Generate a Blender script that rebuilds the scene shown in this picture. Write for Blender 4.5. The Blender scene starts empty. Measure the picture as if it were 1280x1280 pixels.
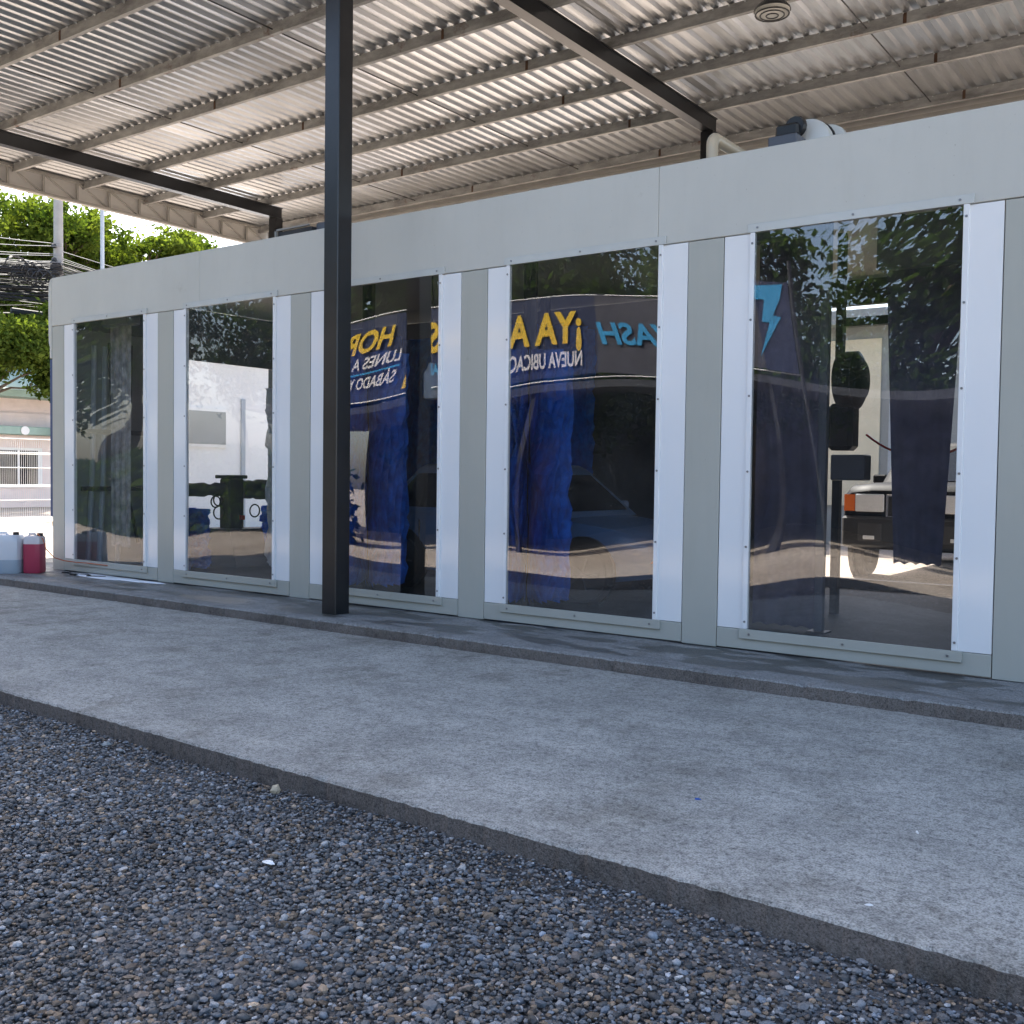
import bpy, math, random
import numpy as np
from mathutils import Vector, Matrix
random.seed(7); rng = np.random.default_rng(7)
scn = bpy.context.scene; COL = scn.collection
R_ = math.radians
# ------------------------------------------------------------------ camera
def cam_axes(yaw, pitch, roll):
    f = Vector((-math.sin(yaw)*math.cos(pitch), math.cos(yaw)*math.cos(pitch), math.sin(pitch)))
    r = Vector((math.cos(yaw), math.sin(yaw), 0)); u = r.cross(f)
    c, s = math.cos(roll), math.sin(roll)
    return c*r + s*u, -s*r + c*u, f
cd = bpy.data.cameras.new('camera'); cam = bpy.data.objects.new('camera', cd); COL.objects.link(cam)
cr, cu, cf = cam_axes(0.627832, -0.036728, 0.012817)
cam.matrix_world = Matrix(((cr.x, cu.x, -cf.x, 0), (cr.y, cu.y, -cf.y, -7.2743), (cr.z, cu.z, -cf.z, 1.3), (0, 0, 0, 1)))
cd.sensor_width = 36; cd.lens = 36*1294.93/1280; cd.clip_end = 2000; cd.clip_start = 0.05
scn.camera = cam
# ------------------------------------------------------------------ sky, sun, exposure
SUN = Vector((-4.0, 3.4, 6.75)).normalized()
w = bpy.data.worlds.new('World'); scn.world = w; w.use_nodes = True
nt = w.node_tree; bg = nt.nodes['Background']
sky = nt.nodes.new('ShaderNodeTexSky'); sky.sky_type = 'NISHITA'; sky.sun_disc = False
sky.sun_elevation = math.asin(SUN.z); sky.sun_rotation = math.atan2(SUN.x, SUN.y) % (2*math.pi)
sky.air_density = 1.0; sky.dust_density = 3.0; sky.ozone_density = .6
nt.links.new(sky.outputs[0], bg.inputs[0]); bg.inputs[1].default_value = 0.15
sl = bpy.data.lights.new('sun', 'SUN'); sl.energy = 4.2; sl.angle = R_(0.53); sl.color = (1, 0.95, 0.86)
so = bpy.data.objects.new('sun', sl); COL.objects.link(so)
so.rotation_euler = SUN.to_track_quat('Z', 'Y').to_euler(); so.location = (-20, 15, 30)
vs = scn.view_settings; vs.view_transform = 'Standard'; vs.look = 'None'; vs.exposure = 1.95; vs.gamma = 1; vs.use_curve_mapping = False
scn.render.engine = 'CYCLES'
cy = scn.cycles; cy.max_bounces = 10; cy.diffuse_bounces = 4; cy.glossy_bounces = 4; cy.transparent_max_bounces = 16
cy.caustics_reflective = False; cy.caustics_refractive = False

# ------------------------------------------------------------------ materials
MATS = {}
def nmat(name):
    m = bpy.data.materials.new(name); m.use_nodes = True; MATS[name] = m
    t = m.node_tree; b = t.nodes['Principled BSDF']
    return m, t, b
def N(t, typ, **kw):
    n = t.nodes.new(typ)
    for k, v in kw.items(): setattr(n, k, v)
    return n
def noise(t, scale, detail=4, rough=.55, vec=None, stretch=None):
    n = N(t, 'ShaderNodeTexNoise'); n.inputs['Scale'].default_value = scale
    n.inputs['Detail'].default_value = detail; n.inputs['Roughness'].default_value = rough
    tc = N(t, 'ShaderNodeNewGeometry') if vec is None else None
    src = tc.outputs['Position'] if vec is None else vec
    if stretch:
        mp = N(t, 'ShaderNodeMapping'); mp.inputs['Scale'].default_value = stretch
        t.links.new(src, mp.inputs[0]); src = mp.outputs[0]
    t.links.new(src, n.inputs['Vector']); return n
def ramp(t, src, stops):
    r = N(t, 'ShaderNodeValToRGB'); e = r.color_ramp.elements
    while len(e) > 1: e.remove(e[-1])
    e[0].position = stops[0][0]; e[0].color = (*stops[0][1], 1)
    for p, c in stops[1:]:
        x = e.new(p); x.color = (*c, 1)
    t.links.new(src, r.inputs[0]); return r
def g3(v): return (v, v, v)
def mixc(t, fac, a, b, mode='MIX'):
    m = N(t, 'ShaderNodeMix', data_type='RGBA', blend_type=mode)
    if isinstance(fac, float): m.inputs[0].default_value = fac
    else: t.links.new(fac, m.inputs[0])
    for i, s in ((6, a), (7, b)):
        if isinstance(s, tuple): m.inputs[i].default_value = (*s, 1)
        else: t.links.new(s, m.inputs[i])
    return m.outputs[2]
def bump(t, b, src, strength, dist=.01):
    n = N(t, 'ShaderNodeBump'); n.inputs['Strength'].default_value = strength; n.inputs['Distance'].default_value = dist
    t.links.new(src, n.inputs['Height']); t.links.new(n.outputs[0], b.inputs['Normal']); return n
def simple(name, col, rough=.5, metal=0, var=.12, scale=3, bmp=0, bscale=40, spec=None, coat=0):
    m, t, b = nmat(name)
    n = noise(t, scale, 5)
    r = ramp(t, n.outputs['Fac'], [(.25, tuple(c*(1-var) for c in col)), (.75, tuple(min(1, c*(1+var)) for c in col))])
    t.links.new(r.outputs[0], b.inputs['Base Color'])
    b.inputs['Roughness'].default_value = rough; b.inputs['Metallic'].default_value = metal
    if spec is not None: b.inputs['Specular IOR Level'].default_value = spec
    if coat: b.inputs['Coat Weight'].default_value = coat; b.inputs['Coat Roughness'].default_value = .05
    if bmp: bump(t, b, noise(t, bscale, 4).outputs['Fac'], bmp)
    return m
def paintmat(name, col):
    m, t, b = nmat(name)
    a = noise(t, .8, 5, .6); st = noise(t, 5, 6, .7, stretch=(1.6, 1, .22)); sp = noise(t, 55, 2, .5); bl = noise(t, 2.3, 6, .75)
    c = ramp(t, a.outputs['Fac'], [(.3, tuple(k*.95 for k in col)), (.7, tuple(k*1.04 for k in col))]).outputs[0]
    c = mixc(t, .16, c, ramp(t, st.outputs['Fac'], [(.32, (.84, .83, .80)), (.5, g3(1)), (.7, g3(1.05))]).outputs[0], 'MULTIPLY')
    c = mixc(t, .6, c, ramp(t, bl.outputs['Fac'], [(.27, (.78, .76, .71)), (.38, g3(1))]).outputs[0], 'MULTIPLY')
    c = mixc(t, .5, c, ramp(t, sp.outputs['Fac'], [(.22, (.5, .47, .42)), (.27, g3(1))]).outputs[0], 'MULTIPLY')
    t.links.new(c, b.inputs['Base Color']); b.inputs['Roughness'].default_value = .36
    bump(t, b, noise(t, 1.1, 2, .4).outputs['Fac'], .35, .02)
paintmat('panel', (.435, .44, .395)); paintmat('header_tone', (.55, .55, .505))  # header repeats the panel recipe in a paler tone
simple('white_panel', (.84, .85, .86), .10, var=.015, scale=1.2, spec=.5)
simple('trim', (.66, .69, .69), .22, var=.04, scale=6)
simple('trim_top', (.56, .58, .56), .18, var=.05, scale=5)
simple('gap', (.03, .03, .03), .8)
simple('screw', (.28, .28, .29), .35, metal=.8)
simple('black_paint', (.012, .013, .016), .30, var=.3, scale=5, bmp=.05, bscale=25)
simple('dark_steel', (.035, .036, .04), .5, var=.3)
simple('interior', (.07, .07, .075), .7, var=.3)
simple('interior_floor', (.025, .025, .026), .7, var=.4, scale=2, bmp=.2, spec=.2)
simple('blue_cloth', (.015, .16, .85), .75, var=.55, scale=9)
simple('grey_cloth', (.55, .54, .52), .8, var=.25, scale=12)
simple('grey_sheet', (.30, .30, .29), .35, var=.7, scale=9, bmp=.8, bscale=14)
simple('purple_cloth', (.085, .08, .125), .8, var=.35, scale=6)
simple('pvc', (.72, .60, .44), .4, var=.06)
simple('white_plastic', (.78, .78, .76), .35, var=.04)
simple('black_plastic', (.015, .015, .016), .4)
simple('grey_box', (.13, .14, .17), .5)
simple('rubber', (.02, .02, .02), .8)
simple('chrome', (.75, .75, .76), .12, metal=1, var=.03)
simple('blue_paint', (.10, .19, .34), .3, var=.05, coat=.4)
simple('black_car_paint', (.006, .006, .007), .5, var=.05, spec=.08)
simple('navy_car_paint', (.012, .02, .05), .22, var=.05, coat=.6)
simple('white_car_paint', (.30, .31, .32), .3, var=.04, coat=.4)
simple('car_glass', (.01, .012, .014), .04, var=.02)
simple('amber', (.75, .16, .02), .15); simple('lens', (.75, .77, .8), .08); simple('red_lens', (.5, .02, .02), .15)
simple('pink_wall', (.84, .70, .66), .85, var=.06, bmp=.1)
simple('green_paint', (.32, .44, .38), .6, var=.1)
simple('white_wall', (.88, .87, .85), .8, var=.05, scale=.8)
simple('grey_wall', (.30, .32, .32), .8, var=.12, scale=.8)
simple('cream_wall', (.72, .66, .50), .8, var=.08)
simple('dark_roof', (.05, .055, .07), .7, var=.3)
simple('concrete_pole', (.33, .31, .29), .9, var=.15, bmp=.2)
simple('grey_paint', (.42, .46, .50), .5, var=.08)
simple('fence_white', (.70, .70, .68), .6)
simple('orange_hose', (.55, .13, .04), .5)
simple('cable', (.018, .018, .02), .6); simple('cable_grey', (.20, .20, .20), .6)
simple('bark', (.10, .075, .05), .9, var=.4, scale=8, bmp=.5)
simple('blue_scrap', (.02, .10, .45), .5); simple('white_scrap', (.8, .8, .8), .6)
simple('foam', (.82, .85, .9), .6, var=.05, bmp=.4, bscale=60)
simple('yellow_print', (.85, .55, .03), .6, var=.03); simple('white_print', (.8, .78, .78), .6, var=.03)
simple('cyan_print', (.03, .32, .62), .6, var=.05)
simple('banner_navy', (.012, .022, .07), .55, var=.2); simple('banner_grey', (.06, .06, .08), .55, var=.15)
simple('blue_panel', (.015, .05, .16), .5, var=.1)
simple('lamp_glass', (.55, .55, .52), .2)
simple('cardboard', (.55, .45, .32), .8)
# galvanised sheet (roof)
m, t, b = nmat('galvanised')
oi = N(t, 'ShaderNodeObjectInfo'); n1 = noise(t, 1.1, 6, .6, stretch=(1, .25, 1)); n2 = noise(t, 9, 3, .6, stretch=(1, .12, 1))
c = ramp(t, n1.outputs['Fac'], [(.3, (.52, .55, .59)), (.7, (.72, .755, .80))]).outputs[0]
c = mixc(t, .35, c, ramp(t, n2.outputs['Fac'], [(.35, g3(.42)), (.7, g3(.78))]).outputs[0])
rr = ramp(t, oi.outputs['Random'], [(0, g3(.82)), (1, g3(1.12))]).outputs[0]
t.links.new(mixc(t, 1.0, c, rr, 'MULTIPLY'), b.inputs['Base Color'])
b.inputs['Metallic'].default_value = .85; b.inputs['Roughness'].default_value = .34
# purlin: weathered galvanised with rust
m, t, b = nmat('purlin_steel')
n1 = noise(t, 6, 6, .7, stretch=(.35, 1, 1)); n2 = noise(t, 1.6, 5, .7)
c = ramp(t, n1.outputs['Fac'], [(.3, (.19, .19, .19)), (.68, (.50, .505, .50))]).outputs[0]
rf = ramp(t, n2.outputs['Fac'], [(.62, g3(0)), (.72, g3(1))]).outputs[0]
t.links.new(mixc(t, rf, c, (.14, .055, .03)), b.inputs['Base Color'])
b.inputs['Roughness'].default_value = .7; b.inputs['Metallic'].default_value = .15
simple('rust', (.10, .055, .035), .85, var=.4, scale=14)
simple('truss_paint', (.40, .39, .37), .6, var=.1, scale=4)
simple('fascia', (.72, .71, .69), .6, var=.06)
# concrete
def concrete(name, lo, hi, tint=(1, 1, 1.0), wet=False, speck=.8):
    m, t, b = nmat(name)
    a = noise(t, .9, 6, .62); f = noise(t, 38, 5, .75); s = noise(t, 130, 2, .6); st = noise(t, 4.2, 8, .72, stretch=(.8, 1.15, 1))
    c = ramp(t, a.outputs['Fac'], [(.3, tuple(lo*k for k in tint)), (.7, tuple(hi*k for k in tint))]).outputs[0]
    c = mixc(t, .8, c, ramp(t, st.outputs['Fac'], [(.3, g3(.62)), (.55, g3(1.0)), (.75, g3(1.22))]).outputs[0], 'MULTIPLY')
    c = mixc(t, speck, c, ramp(t, f.outputs['Fac'], [(.34, g3(.35)), (.48, g3(.95)), (.7, g3(1.25))]).outputs[0], 'MULTIPLY')
    c = mixc(t, .85, c, ramp(t, s.outputs['Fac'], [(.32, g3(.4)), (.5, g3(1)), (.72, g3(1.35))]).outputs[0], 'MULTIPLY')
    b.inputs['Roughness'].default_value = .9
    vo = N(t, 'ShaderNodeTexVoronoi', feature='DISTANCE_TO_EDGE'); vo.inputs['Scale'].default_value = .42
    gw = N(t, 'ShaderNodeNewGeometry'); wn_ = noise(t, 2.2, 5, .65); av = N(t, 'ShaderNodeVectorMath', operation='MULTIPLY_ADD')
    t.links.new(wn_.outputs['Color'], av.inputs[0]); av.inputs[1].default_value = (.9, .9, .9); t.links.new(gw.outputs['Position'], av.inputs[2]); t.links.new(av.outputs[0], vo.inputs['Vector'])
    ck = ramp(t, vo.outputs['Distance'], [(.0, g3(.62)), (.0022, g3(.85)), (.004, g3(1))]).outputs[0]
    c = mixc(t, .7, c, ck, 'MULTIPLY')
    sn_ = noise(t, 1.9, 7, .72, stretch=(1.1, .8, 1)); c = mixc(t, .75, c, ramp(t, sn_.outputs['Fac'], [(.34, (.60, .58, .54)), (.47, g3(1)), (.60, g3(1)), (.70, (1.25, 1.24, 1.22))]).outputs[0], 'MULTIPLY')
    pt_ = noise(t, 22, 3, .5); c = mixc(t, .8, c, ramp(t, pt_.outputs['Fac'], [(.255, g3(.35)), (.285, g3(1))]).outputs[0], 'MULTIPLY')
    if wet:
        wn = noise(t, 1.35, 3, .5, stretch=(1, 3.0, 1))
        wf = ramp(t, wn.outputs['Fac'], [(.49, g3(0)), (.505, g3(1))]).outputs[0]
        geo = N(t, 'ShaderNodeNewGeometry'); sp = N(t, 'ShaderNodeSeparateXYZ'); t.links.new(geo.outputs['Position'], sp.inputs[0])
        mr = N(t, 'ShaderNodeMapRange'); mr.inputs[1].default_value = -.80; mr.inputs[2].default_value = -.74
        t.links.new(sp.outputs['Y'], mr.inputs[0])
        mm = N(t, 'ShaderNodeMath', operation='MULTIPLY'); t.links.new(wf, mm.inputs[0]); t.links.new(mr.outputs[0], mm.inputs[1])
        c = mixc(t, mm.outputs[0], c, mixc(t, 1.0, c, g3(.36), 'MULTIPLY'))
        rm = N(t, 'ShaderNodeMapRange'); rm.inputs[3].default_value = .85; rm.inputs[4].default_value = .3
        t.links.new(mm.outputs[0], rm.inputs[0]); t.links.new(rm.outputs[0], b.inputs['Roughness'])
    t.links.new(c, b.inputs['Base Color'])
    ad = N(t, 'ShaderNodeMath', operation='ADD'); t.links.new(f.outputs['Fac'], ad.inputs[0]); t.links.new(st.outputs['Fac'], ad.inputs[1])
    bump(t, b, ad.outputs[0], .8, .014)
    return m
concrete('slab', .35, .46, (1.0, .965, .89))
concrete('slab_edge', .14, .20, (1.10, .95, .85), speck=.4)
concrete('plinth', .26, .33, (1, .99, .97), wet=True)
# ground dirt / gravel sheet
m, t, b = nmat('ground')
a = noise(t, .35, 6, .6); v = N(t, 'ShaderNodeTexVoronoi'); v.inputs['Scale'].default_value = 34
geo = N(t, 'ShaderNodeNewGeometry'); t.links.new(geo.outputs['Position'], v.inputs['Vector'])
c = ramp(t, a.outputs['Fac'], [(.3, (.30, .24, .19)), (.7, (.44, .375, .315))]).outputs[0]
c = mixc(t, .7, c, ramp(t, v.outputs['Color'], [(.1, g3(.45)), (.9, g3(1.4))]).outputs[0], 'MULTIPLY')
t.links.new(c, b.inputs['Base Color']); b.inputs['Roughness'].default_value = .95
bump(t, b, v.outputs['Distance'], .8, .02)
simple('gravel_base', (.075, .075, .078), .95, var=.4, scale=30, bmp=.6)
# gravel stones, colour per stone
m, t, b = nmat('stone')
at = N(t, 'ShaderNodeAttribute', attribute_name='tint'); n = noise(t, 160, 3, .6)
t.links.new(mixc(t, .6, at.outputs['Color'], ramp(t, n.outputs['Fac'], [(.3, g3(.6)), (.7, g3(1.35))]).outputs[0], 'MULTIPLY'), b.inputs['Base Color'])
b.inputs['Roughness'].default_value = .62
# liquid cans: milky plastic, coloured by its content
def can_mat(name, up, low, zl):
    m, t, b = nmat(name)
    tc = N(t, 'ShaderNodeTexCoord'); sp = N(t, 'ShaderNodeSeparateXYZ'); t.links.new(tc.outputs['Object'], sp.inputs[0])
    mr = N(t, 'ShaderNodeMapRange'); mr.inputs[1].default_value = zl-.004; mr.inputs[2].default_value = zl+.004
    t.links.new(sp.outputs['Z'], mr.inputs[0])
    t.links.new(mixc(t, mr.outputs[0], low, up), b.inputs['Base Color']); b.inputs['Roughness'].default_value = .35
can_mat('can_clear', (.74, .76, .80), (.42, .50, .58), .17)
can_mat('can_red', (.72, .66, .66), (.45, .05, .10), .36)
# leaves
def leafmat(name, c1, c2):
    m, t, b = nmat(name)
    at = N(t, 'ShaderNodeAttribute', attribute_name='tint')
    c = ramp(t, at.outputs['Fac'], [(0, c1), (1, c2)]).outputs[0]
    out = t.nodes['Material Output']; t.nodes.remove(b)
    d = N(t, 'ShaderNodeBsdfDiffuse'); tr = N(t, 'ShaderNodeBsdfTranslucent'); mx = N(t, 'ShaderNodeMixShader'); mx.inputs[0].default_value = .42
    t.links.new(c, d.inputs[0]); t.links.new(mixc(t, 1.0, c, (1.5, 1.5, .55), 'MULTIPLY'), tr.inputs[0])
    t.links.new(d.outputs[0], mx.inputs[1]); t.links.new(tr.outputs[0], mx.inputs[2]); t.links.new(mx.outputs[0], out.inputs[0])
leafmat('leaf_light', (.035, .065, .014), (.15, .19, .04))
leafmat('leaf_dark', (.02, .045, .012), (.06, .10, .02))
# glass: clear sheet with a reflective film, slightly dirty with dried droplets
def glassmat(name, f0, tint, dirt, spots):
    m, t, b = nmat(name); out = t.nodes['Material Output']; t.nodes.remove(b)
    geo = N(t, 'ShaderNodeNewGeometry'); dp = N(t, 'ShaderNodeVectorMath', operation='DOT_PRODUCT')
    t.links.new(geo.outputs['Normal'], dp.inputs[0]); t.links.new(geo.outputs['Incoming'], dp.inputs[1])
    ab = N(t, 'ShaderNodeMath', operation='ABSOLUTE'); t.links.new(dp.outputs['Value'], ab.inputs[0])
    om = N(t, 'ShaderNodeMath', operation='SUBTRACT'); om.inputs[0].default_value = 1; t.links.new(ab.outputs[0], om.inputs[1])
    pw = N(t, 'ShaderNodeMath', operation='POWER'); t.links.new(om.outputs[0], pw.inputs[0]); pw.inputs[1].default_value = 5
    ma = N(t, 'ShaderNodeMath', operation='MULTIPLY_ADD'); t.links.new(pw.outputs[0], ma.inputs[0]); ma.inputs[1].default_value = 1-f0; ma.inputs[2].default_value = f0
    tr = N(t, 'ShaderNodeBsdfTransparent'); tr.inputs[0].default_value = (*tint, 1)
    gl = N(t, 'ShaderNodeBsdfGlossy'); gl.inputs['Roughness'].default_value = .0
    mx = N(t, 'ShaderNodeMixShader'); t.links.new(ma.outputs[0], mx.inputs[0]); t.links.new(tr.outputs[0], mx.inputs[1]); t.links.new(gl.outputs[0], mx.inputs[2])
    df = N(t, 'ShaderNodeBsdfDiffuse'); df.inputs[0].default_value = (.75, .74, .72, 1)
    sn = noise(t, 120, 3, .6); bn = noise(t, 1.3, 4, .6); 
    sr = ramp(t, sn.outputs['Fac'], [(.60, g3(0)), (.70, g3(spots))]).outputs[0]
    br = ramp(t, bn.outputs['Fac'], [(.42, g3(.12)), (.68, g3(1))]).outputs[0]
    mu = N(t, 'ShaderNodeMath', operation='MULTIPLY_ADD'); t.links.new(sr, mu.inputs[0]); t.links.new(br, mu.inputs[1]); mu.inputs[2].default_value = dirt
    m2 = N(t, 'ShaderNodeMixShader'); t.links.new(mu.outputs[0], m2.inputs[0]); t.links.new(mx.outputs[0], m2.inputs[1]); t.links.new(df.outputs[0], m2.inputs[2])
    t.links.new(m2.outputs[0], out.inputs[0])
glassmat('pane_glass', .10, (.90, .91, .92), .004, .30)
glassmat('pane_glass_wet', .065, (.90, .91, .92), .015, .40)

# ------------------------------------------------------------------ mesh helpers
class MB:
    def __init__(s): s.v = []; s.f = []
    def add(s, vs, fs):
        o = len(s.v); s.v += [tuple(q) for q in vs]; s.f += [tuple(i+o for i in f) for f in fs]; return s
    def box(s, x0, x1, y0, y1, z0, z1, bev=0):
        if bev:
            b = min(bev, (x1-x0)/2.01, (y1-y0)/2.01, (z1-z0)/2.01); L = []
            X, Y, Z = ((x0, x1), (y0, y1), (z0, z1)); sg = (1, -1); F = []
            idx = {}
            for i in (0, 1):
                for j in (0, 1):
                    for k in (0, 1):
                        for ax in range(3):
                            q = [X[i]+sg[i]*b, Y[j]+sg[j]*b, Z[k]+sg[k]*b]; q[ax] = (X[i], Y[j], Z[k])[ax]
                            idx[(i, j, k, ax)] = len(L); L.append(q)
            for a in (0, 1):
                F.append([idx[(a, j, k, 0)] for j, k in ((0, 0), (1, 0), (1, 1), (0, 1))][::1 if a else -1])
                F.append([idx[(i, a, k, 1)] for i, k in ((0, 0), (0, 1), (1, 1), (1, 0))][::1 if a else -1])
                F.append([idx[(i, j, a, 2)] for i, j in ((0, 0), (1, 0), (1, 1), (0, 1))][::1 if a else -1])
            for p in (0, 1):
                for q in (0, 1):
                    for (A, Bx, mk) in ((0, 1, lambda k: (p, q, k)), (1, 2, lambda k: (k, p, q)), (0, 2, lambda k: (p, k, q))):
                        F.append([idx[(*mk(0), A)], idx[(*mk(1), A)], idx[(*mk(1), Bx)], idx[(*mk(0), Bx)]])
            for i in (0, 1):
                for j in (0, 1):
                    for k in (0, 1): F.append([idx[(i, j, k, 0)], idx[(i, j, k, 1)], idx[(i, j, k, 2)]])
            return s.add(L, F)
        return s.add([(x0, y0, z0), (x1, y0, z0), (x1, y1, z0), (x0, y1, z0), (x0, y0, z1), (x1, y0, z1), (x1, y1, z1), (x0, y1, z1)],
                     [(0, 3, 2, 1), (4, 5, 6, 7), (0, 1, 5, 4), (1, 2, 6, 5), (2, 3, 7, 6), (3, 0, 4, 7)])
    def tube(s, pts, r, n=8, cap=True):
        pts = [Vector(p) for p in pts]; rs = r if isinstance(r, (list, tuple)) else [r]*len(pts); V = []; up = None
        for i, p in enumerate(pts):
            d = (pts[min(i+1, len(pts)-1)]-pts[max(i-1, 0)]).normalized()
            if up is None: up = Vector((0, 0, 1)) if abs(d.z) < .9 else Vector((1, 0, 0))
            a = d.cross(up).normalized(); bq = a.cross(d).normalized(); up = bq
            for k in range(n):
                th = 2*math.pi*k/n; V.append(p+rs[i]*(math.cos(th)*a+math.sin(th)*bq))
        F = [(i*n+k, i*n+(k+1) % n, (i+1)*n+(k+1) % n, (i+1)*n+k) for i in range(len(pts)-1) for k in range(n)]
        if cap: F += [tuple(range(n))[::-1], tuple((len(pts)-1)*n+k for k in range(n))]
        return s.add(V, F)
    def prism(s, poly, axis, a0, a1):
        n = len(poly)
        def P(q, a): return (a, q[0], q[1]) if axis == 0 else ((q[0], a, q[1]) if axis == 1 else (q[0], q[1], a))
        return s.add([P(q, a0) for q in poly]+[P(q, a1) for q in poly],
                     [tuple(range(n)), tuple(range(n, 2*n))[::-1]]+[(i, n+i, n+(i+1) % n, (i+1) % n) for i in range(n)])
    def lathe(s, prof, n=20, c=(0, 0, 0), axis=2):
        V = []
        for r, z in prof:
            for k in range(n):
                th = 2*math.pi*k/n; q = [r*math.cos(th), r*math.sin(th), z]
                if axis == 1: q = [q[0], q[2], q[1]]
                if axis == 0: q = [q[2], q[0], q[1]]
                V.append((q[0]+c[0], q[1]+c[1], q[2]+c[2]))
        m = len(prof)
        F = [(i*n+k, i*n+(k+1) % n, (i+1)*n+(k+1) % n, (i+1)*n+k) for i in range(m-1) for k in range(n)]
        F += [tuple(range(n))[::-1], tuple((m-1)*n+k for k in range(n))]
        return s.add(V, F)
    def build(s, name, mat, parent=None, smooth=False, loc=None, rz=0):
        me = bpy.data.meshes.new(name); me.from_pydata(s.v, [], s.f); me.update()
        if smooth:
            me.polygons.foreach_set('use_smooth', [True]*len(me.polygons))
            me.set_sharp_from_angle(angle=R_(40))
        me.materials.append(MATS[mat])
        o = bpy.data.objects.new(name, me); COL.objects.link(o)
        import bmesh
        bm = bmesh.new(); bm.from_mesh(me); bmesh.ops.recalc_face_normals(bm, faces=bm.faces); bm.to_mesh(me); bm.free()
        if parent: o.parent = parent
        if loc: o.location = loc
        if rz: o.rotation_euler.z = rz
        return o
def empty(name, loc=(0, 0, 0), rz=0):
    o = bpy.data.objects.new(name, None); o.location = loc; o.rotation_euler.z = rz; COL.objects.link(o); o.empty_display_size = .2; return o
def tag(o, label=None, cat=None, group=None, kind=None):
    if label: o['label'] = label
    if cat: o['category'] = cat
    if group: o['group'] = group
    if kind: o['kind'] = kind
    return o
def copy_tree(o, parent=None):
    c = o.copy(); COL.objects.link(c); c.parent = parent
    for ch in [q for q in o.children]: copy_tree(ch, c)
    return c
def sag(p0, p1, drop, n=10):
    p0, p1 = Vector(p0), Vector(p1); return [p0.lerp(p1, i/n)-Vector((0, 0, drop*4*(i/n)*(1-i/n))) for i in range(n+1)]
def bx(name, mat, parent, *a, bev=0, **k): return MB().box(*a, bev=bev).build(name, mat, parent, **k)

# ================================================================== SETTING
bx('ground', 'ground', None, -400, 400, -400, 400, -.6, -.215)['kind'] = 'structure'
def kerb_y(x): return -4.085-.0262*(x+.51)
def wob(x, s): return .0025*math.sin(x*3.3+s)+.002*math.sin(x*11.1+2*s)+.0035*math.sin(x*57.7+3*s)*math.sin(x*2.9)+.002*math.sin(x*91+s)
def chip(x, s):
    q = math.sin(x*5.1+s*3)*math.sin(x*13.7+s)+.6*math.sin(x*31.3+s*2)
    return max(0, q-1.0)*.045
# concrete pavement: top sheet with an irregular front edge, and its edge face
XS = np.arange(-14.2, 4.61, .025)
def strip_slab(name, mat_top, mat_face, yf, zt, zb, yb, s):
    V = []; F = []; n = len(XS)
    for x in XS:
        ch = chip(x, s); y = yf(x)+wob(x, s)+ch; z = zt+.35*wob(x, s+4)-ch*.6
        V += [(x, yb, zt), (x, y+.05, zt), (x, y+.006, z-.001), (x, y-.002, z-.012)]
    for i in range(n-1):
        for k in range(3): F.append((i*4+k, i*4+k+1, (i+1)*4+k+1, (i+1)*4+k))
    top = MB().add(V, F).build(name, mat_top); top['kind'] = 'structure'
    V = []; F = []
    for x in XS:
        ch = chip(x, s); y = yf(x)+wob(x, s)+ch; z = zt+.35*wob(x, s+4)-ch*.6
        V += [(x, y-.002, z-.012), (x, y-.004+.5*wob(x, s+7), (zt+zb)/2), (x, y-.004+wob(x*1.3, s+2), zb)]
    for i in range(n-1):
        for k in range(2): F.append((i*3+k, i*3+k+1, (i+1)*3+k+1, (i+1)*3+k))
    MB().add(V, F).build('edge_face', mat_face, top)
    return top
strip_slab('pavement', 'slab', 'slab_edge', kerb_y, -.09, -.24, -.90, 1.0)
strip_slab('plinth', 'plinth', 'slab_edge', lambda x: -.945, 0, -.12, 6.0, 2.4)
bx('gravel_bed', 'gravel_base', None, -14.2, 4.6, -6.4, -3.6, -.5, -.205)['kind'] = 'structure'
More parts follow.
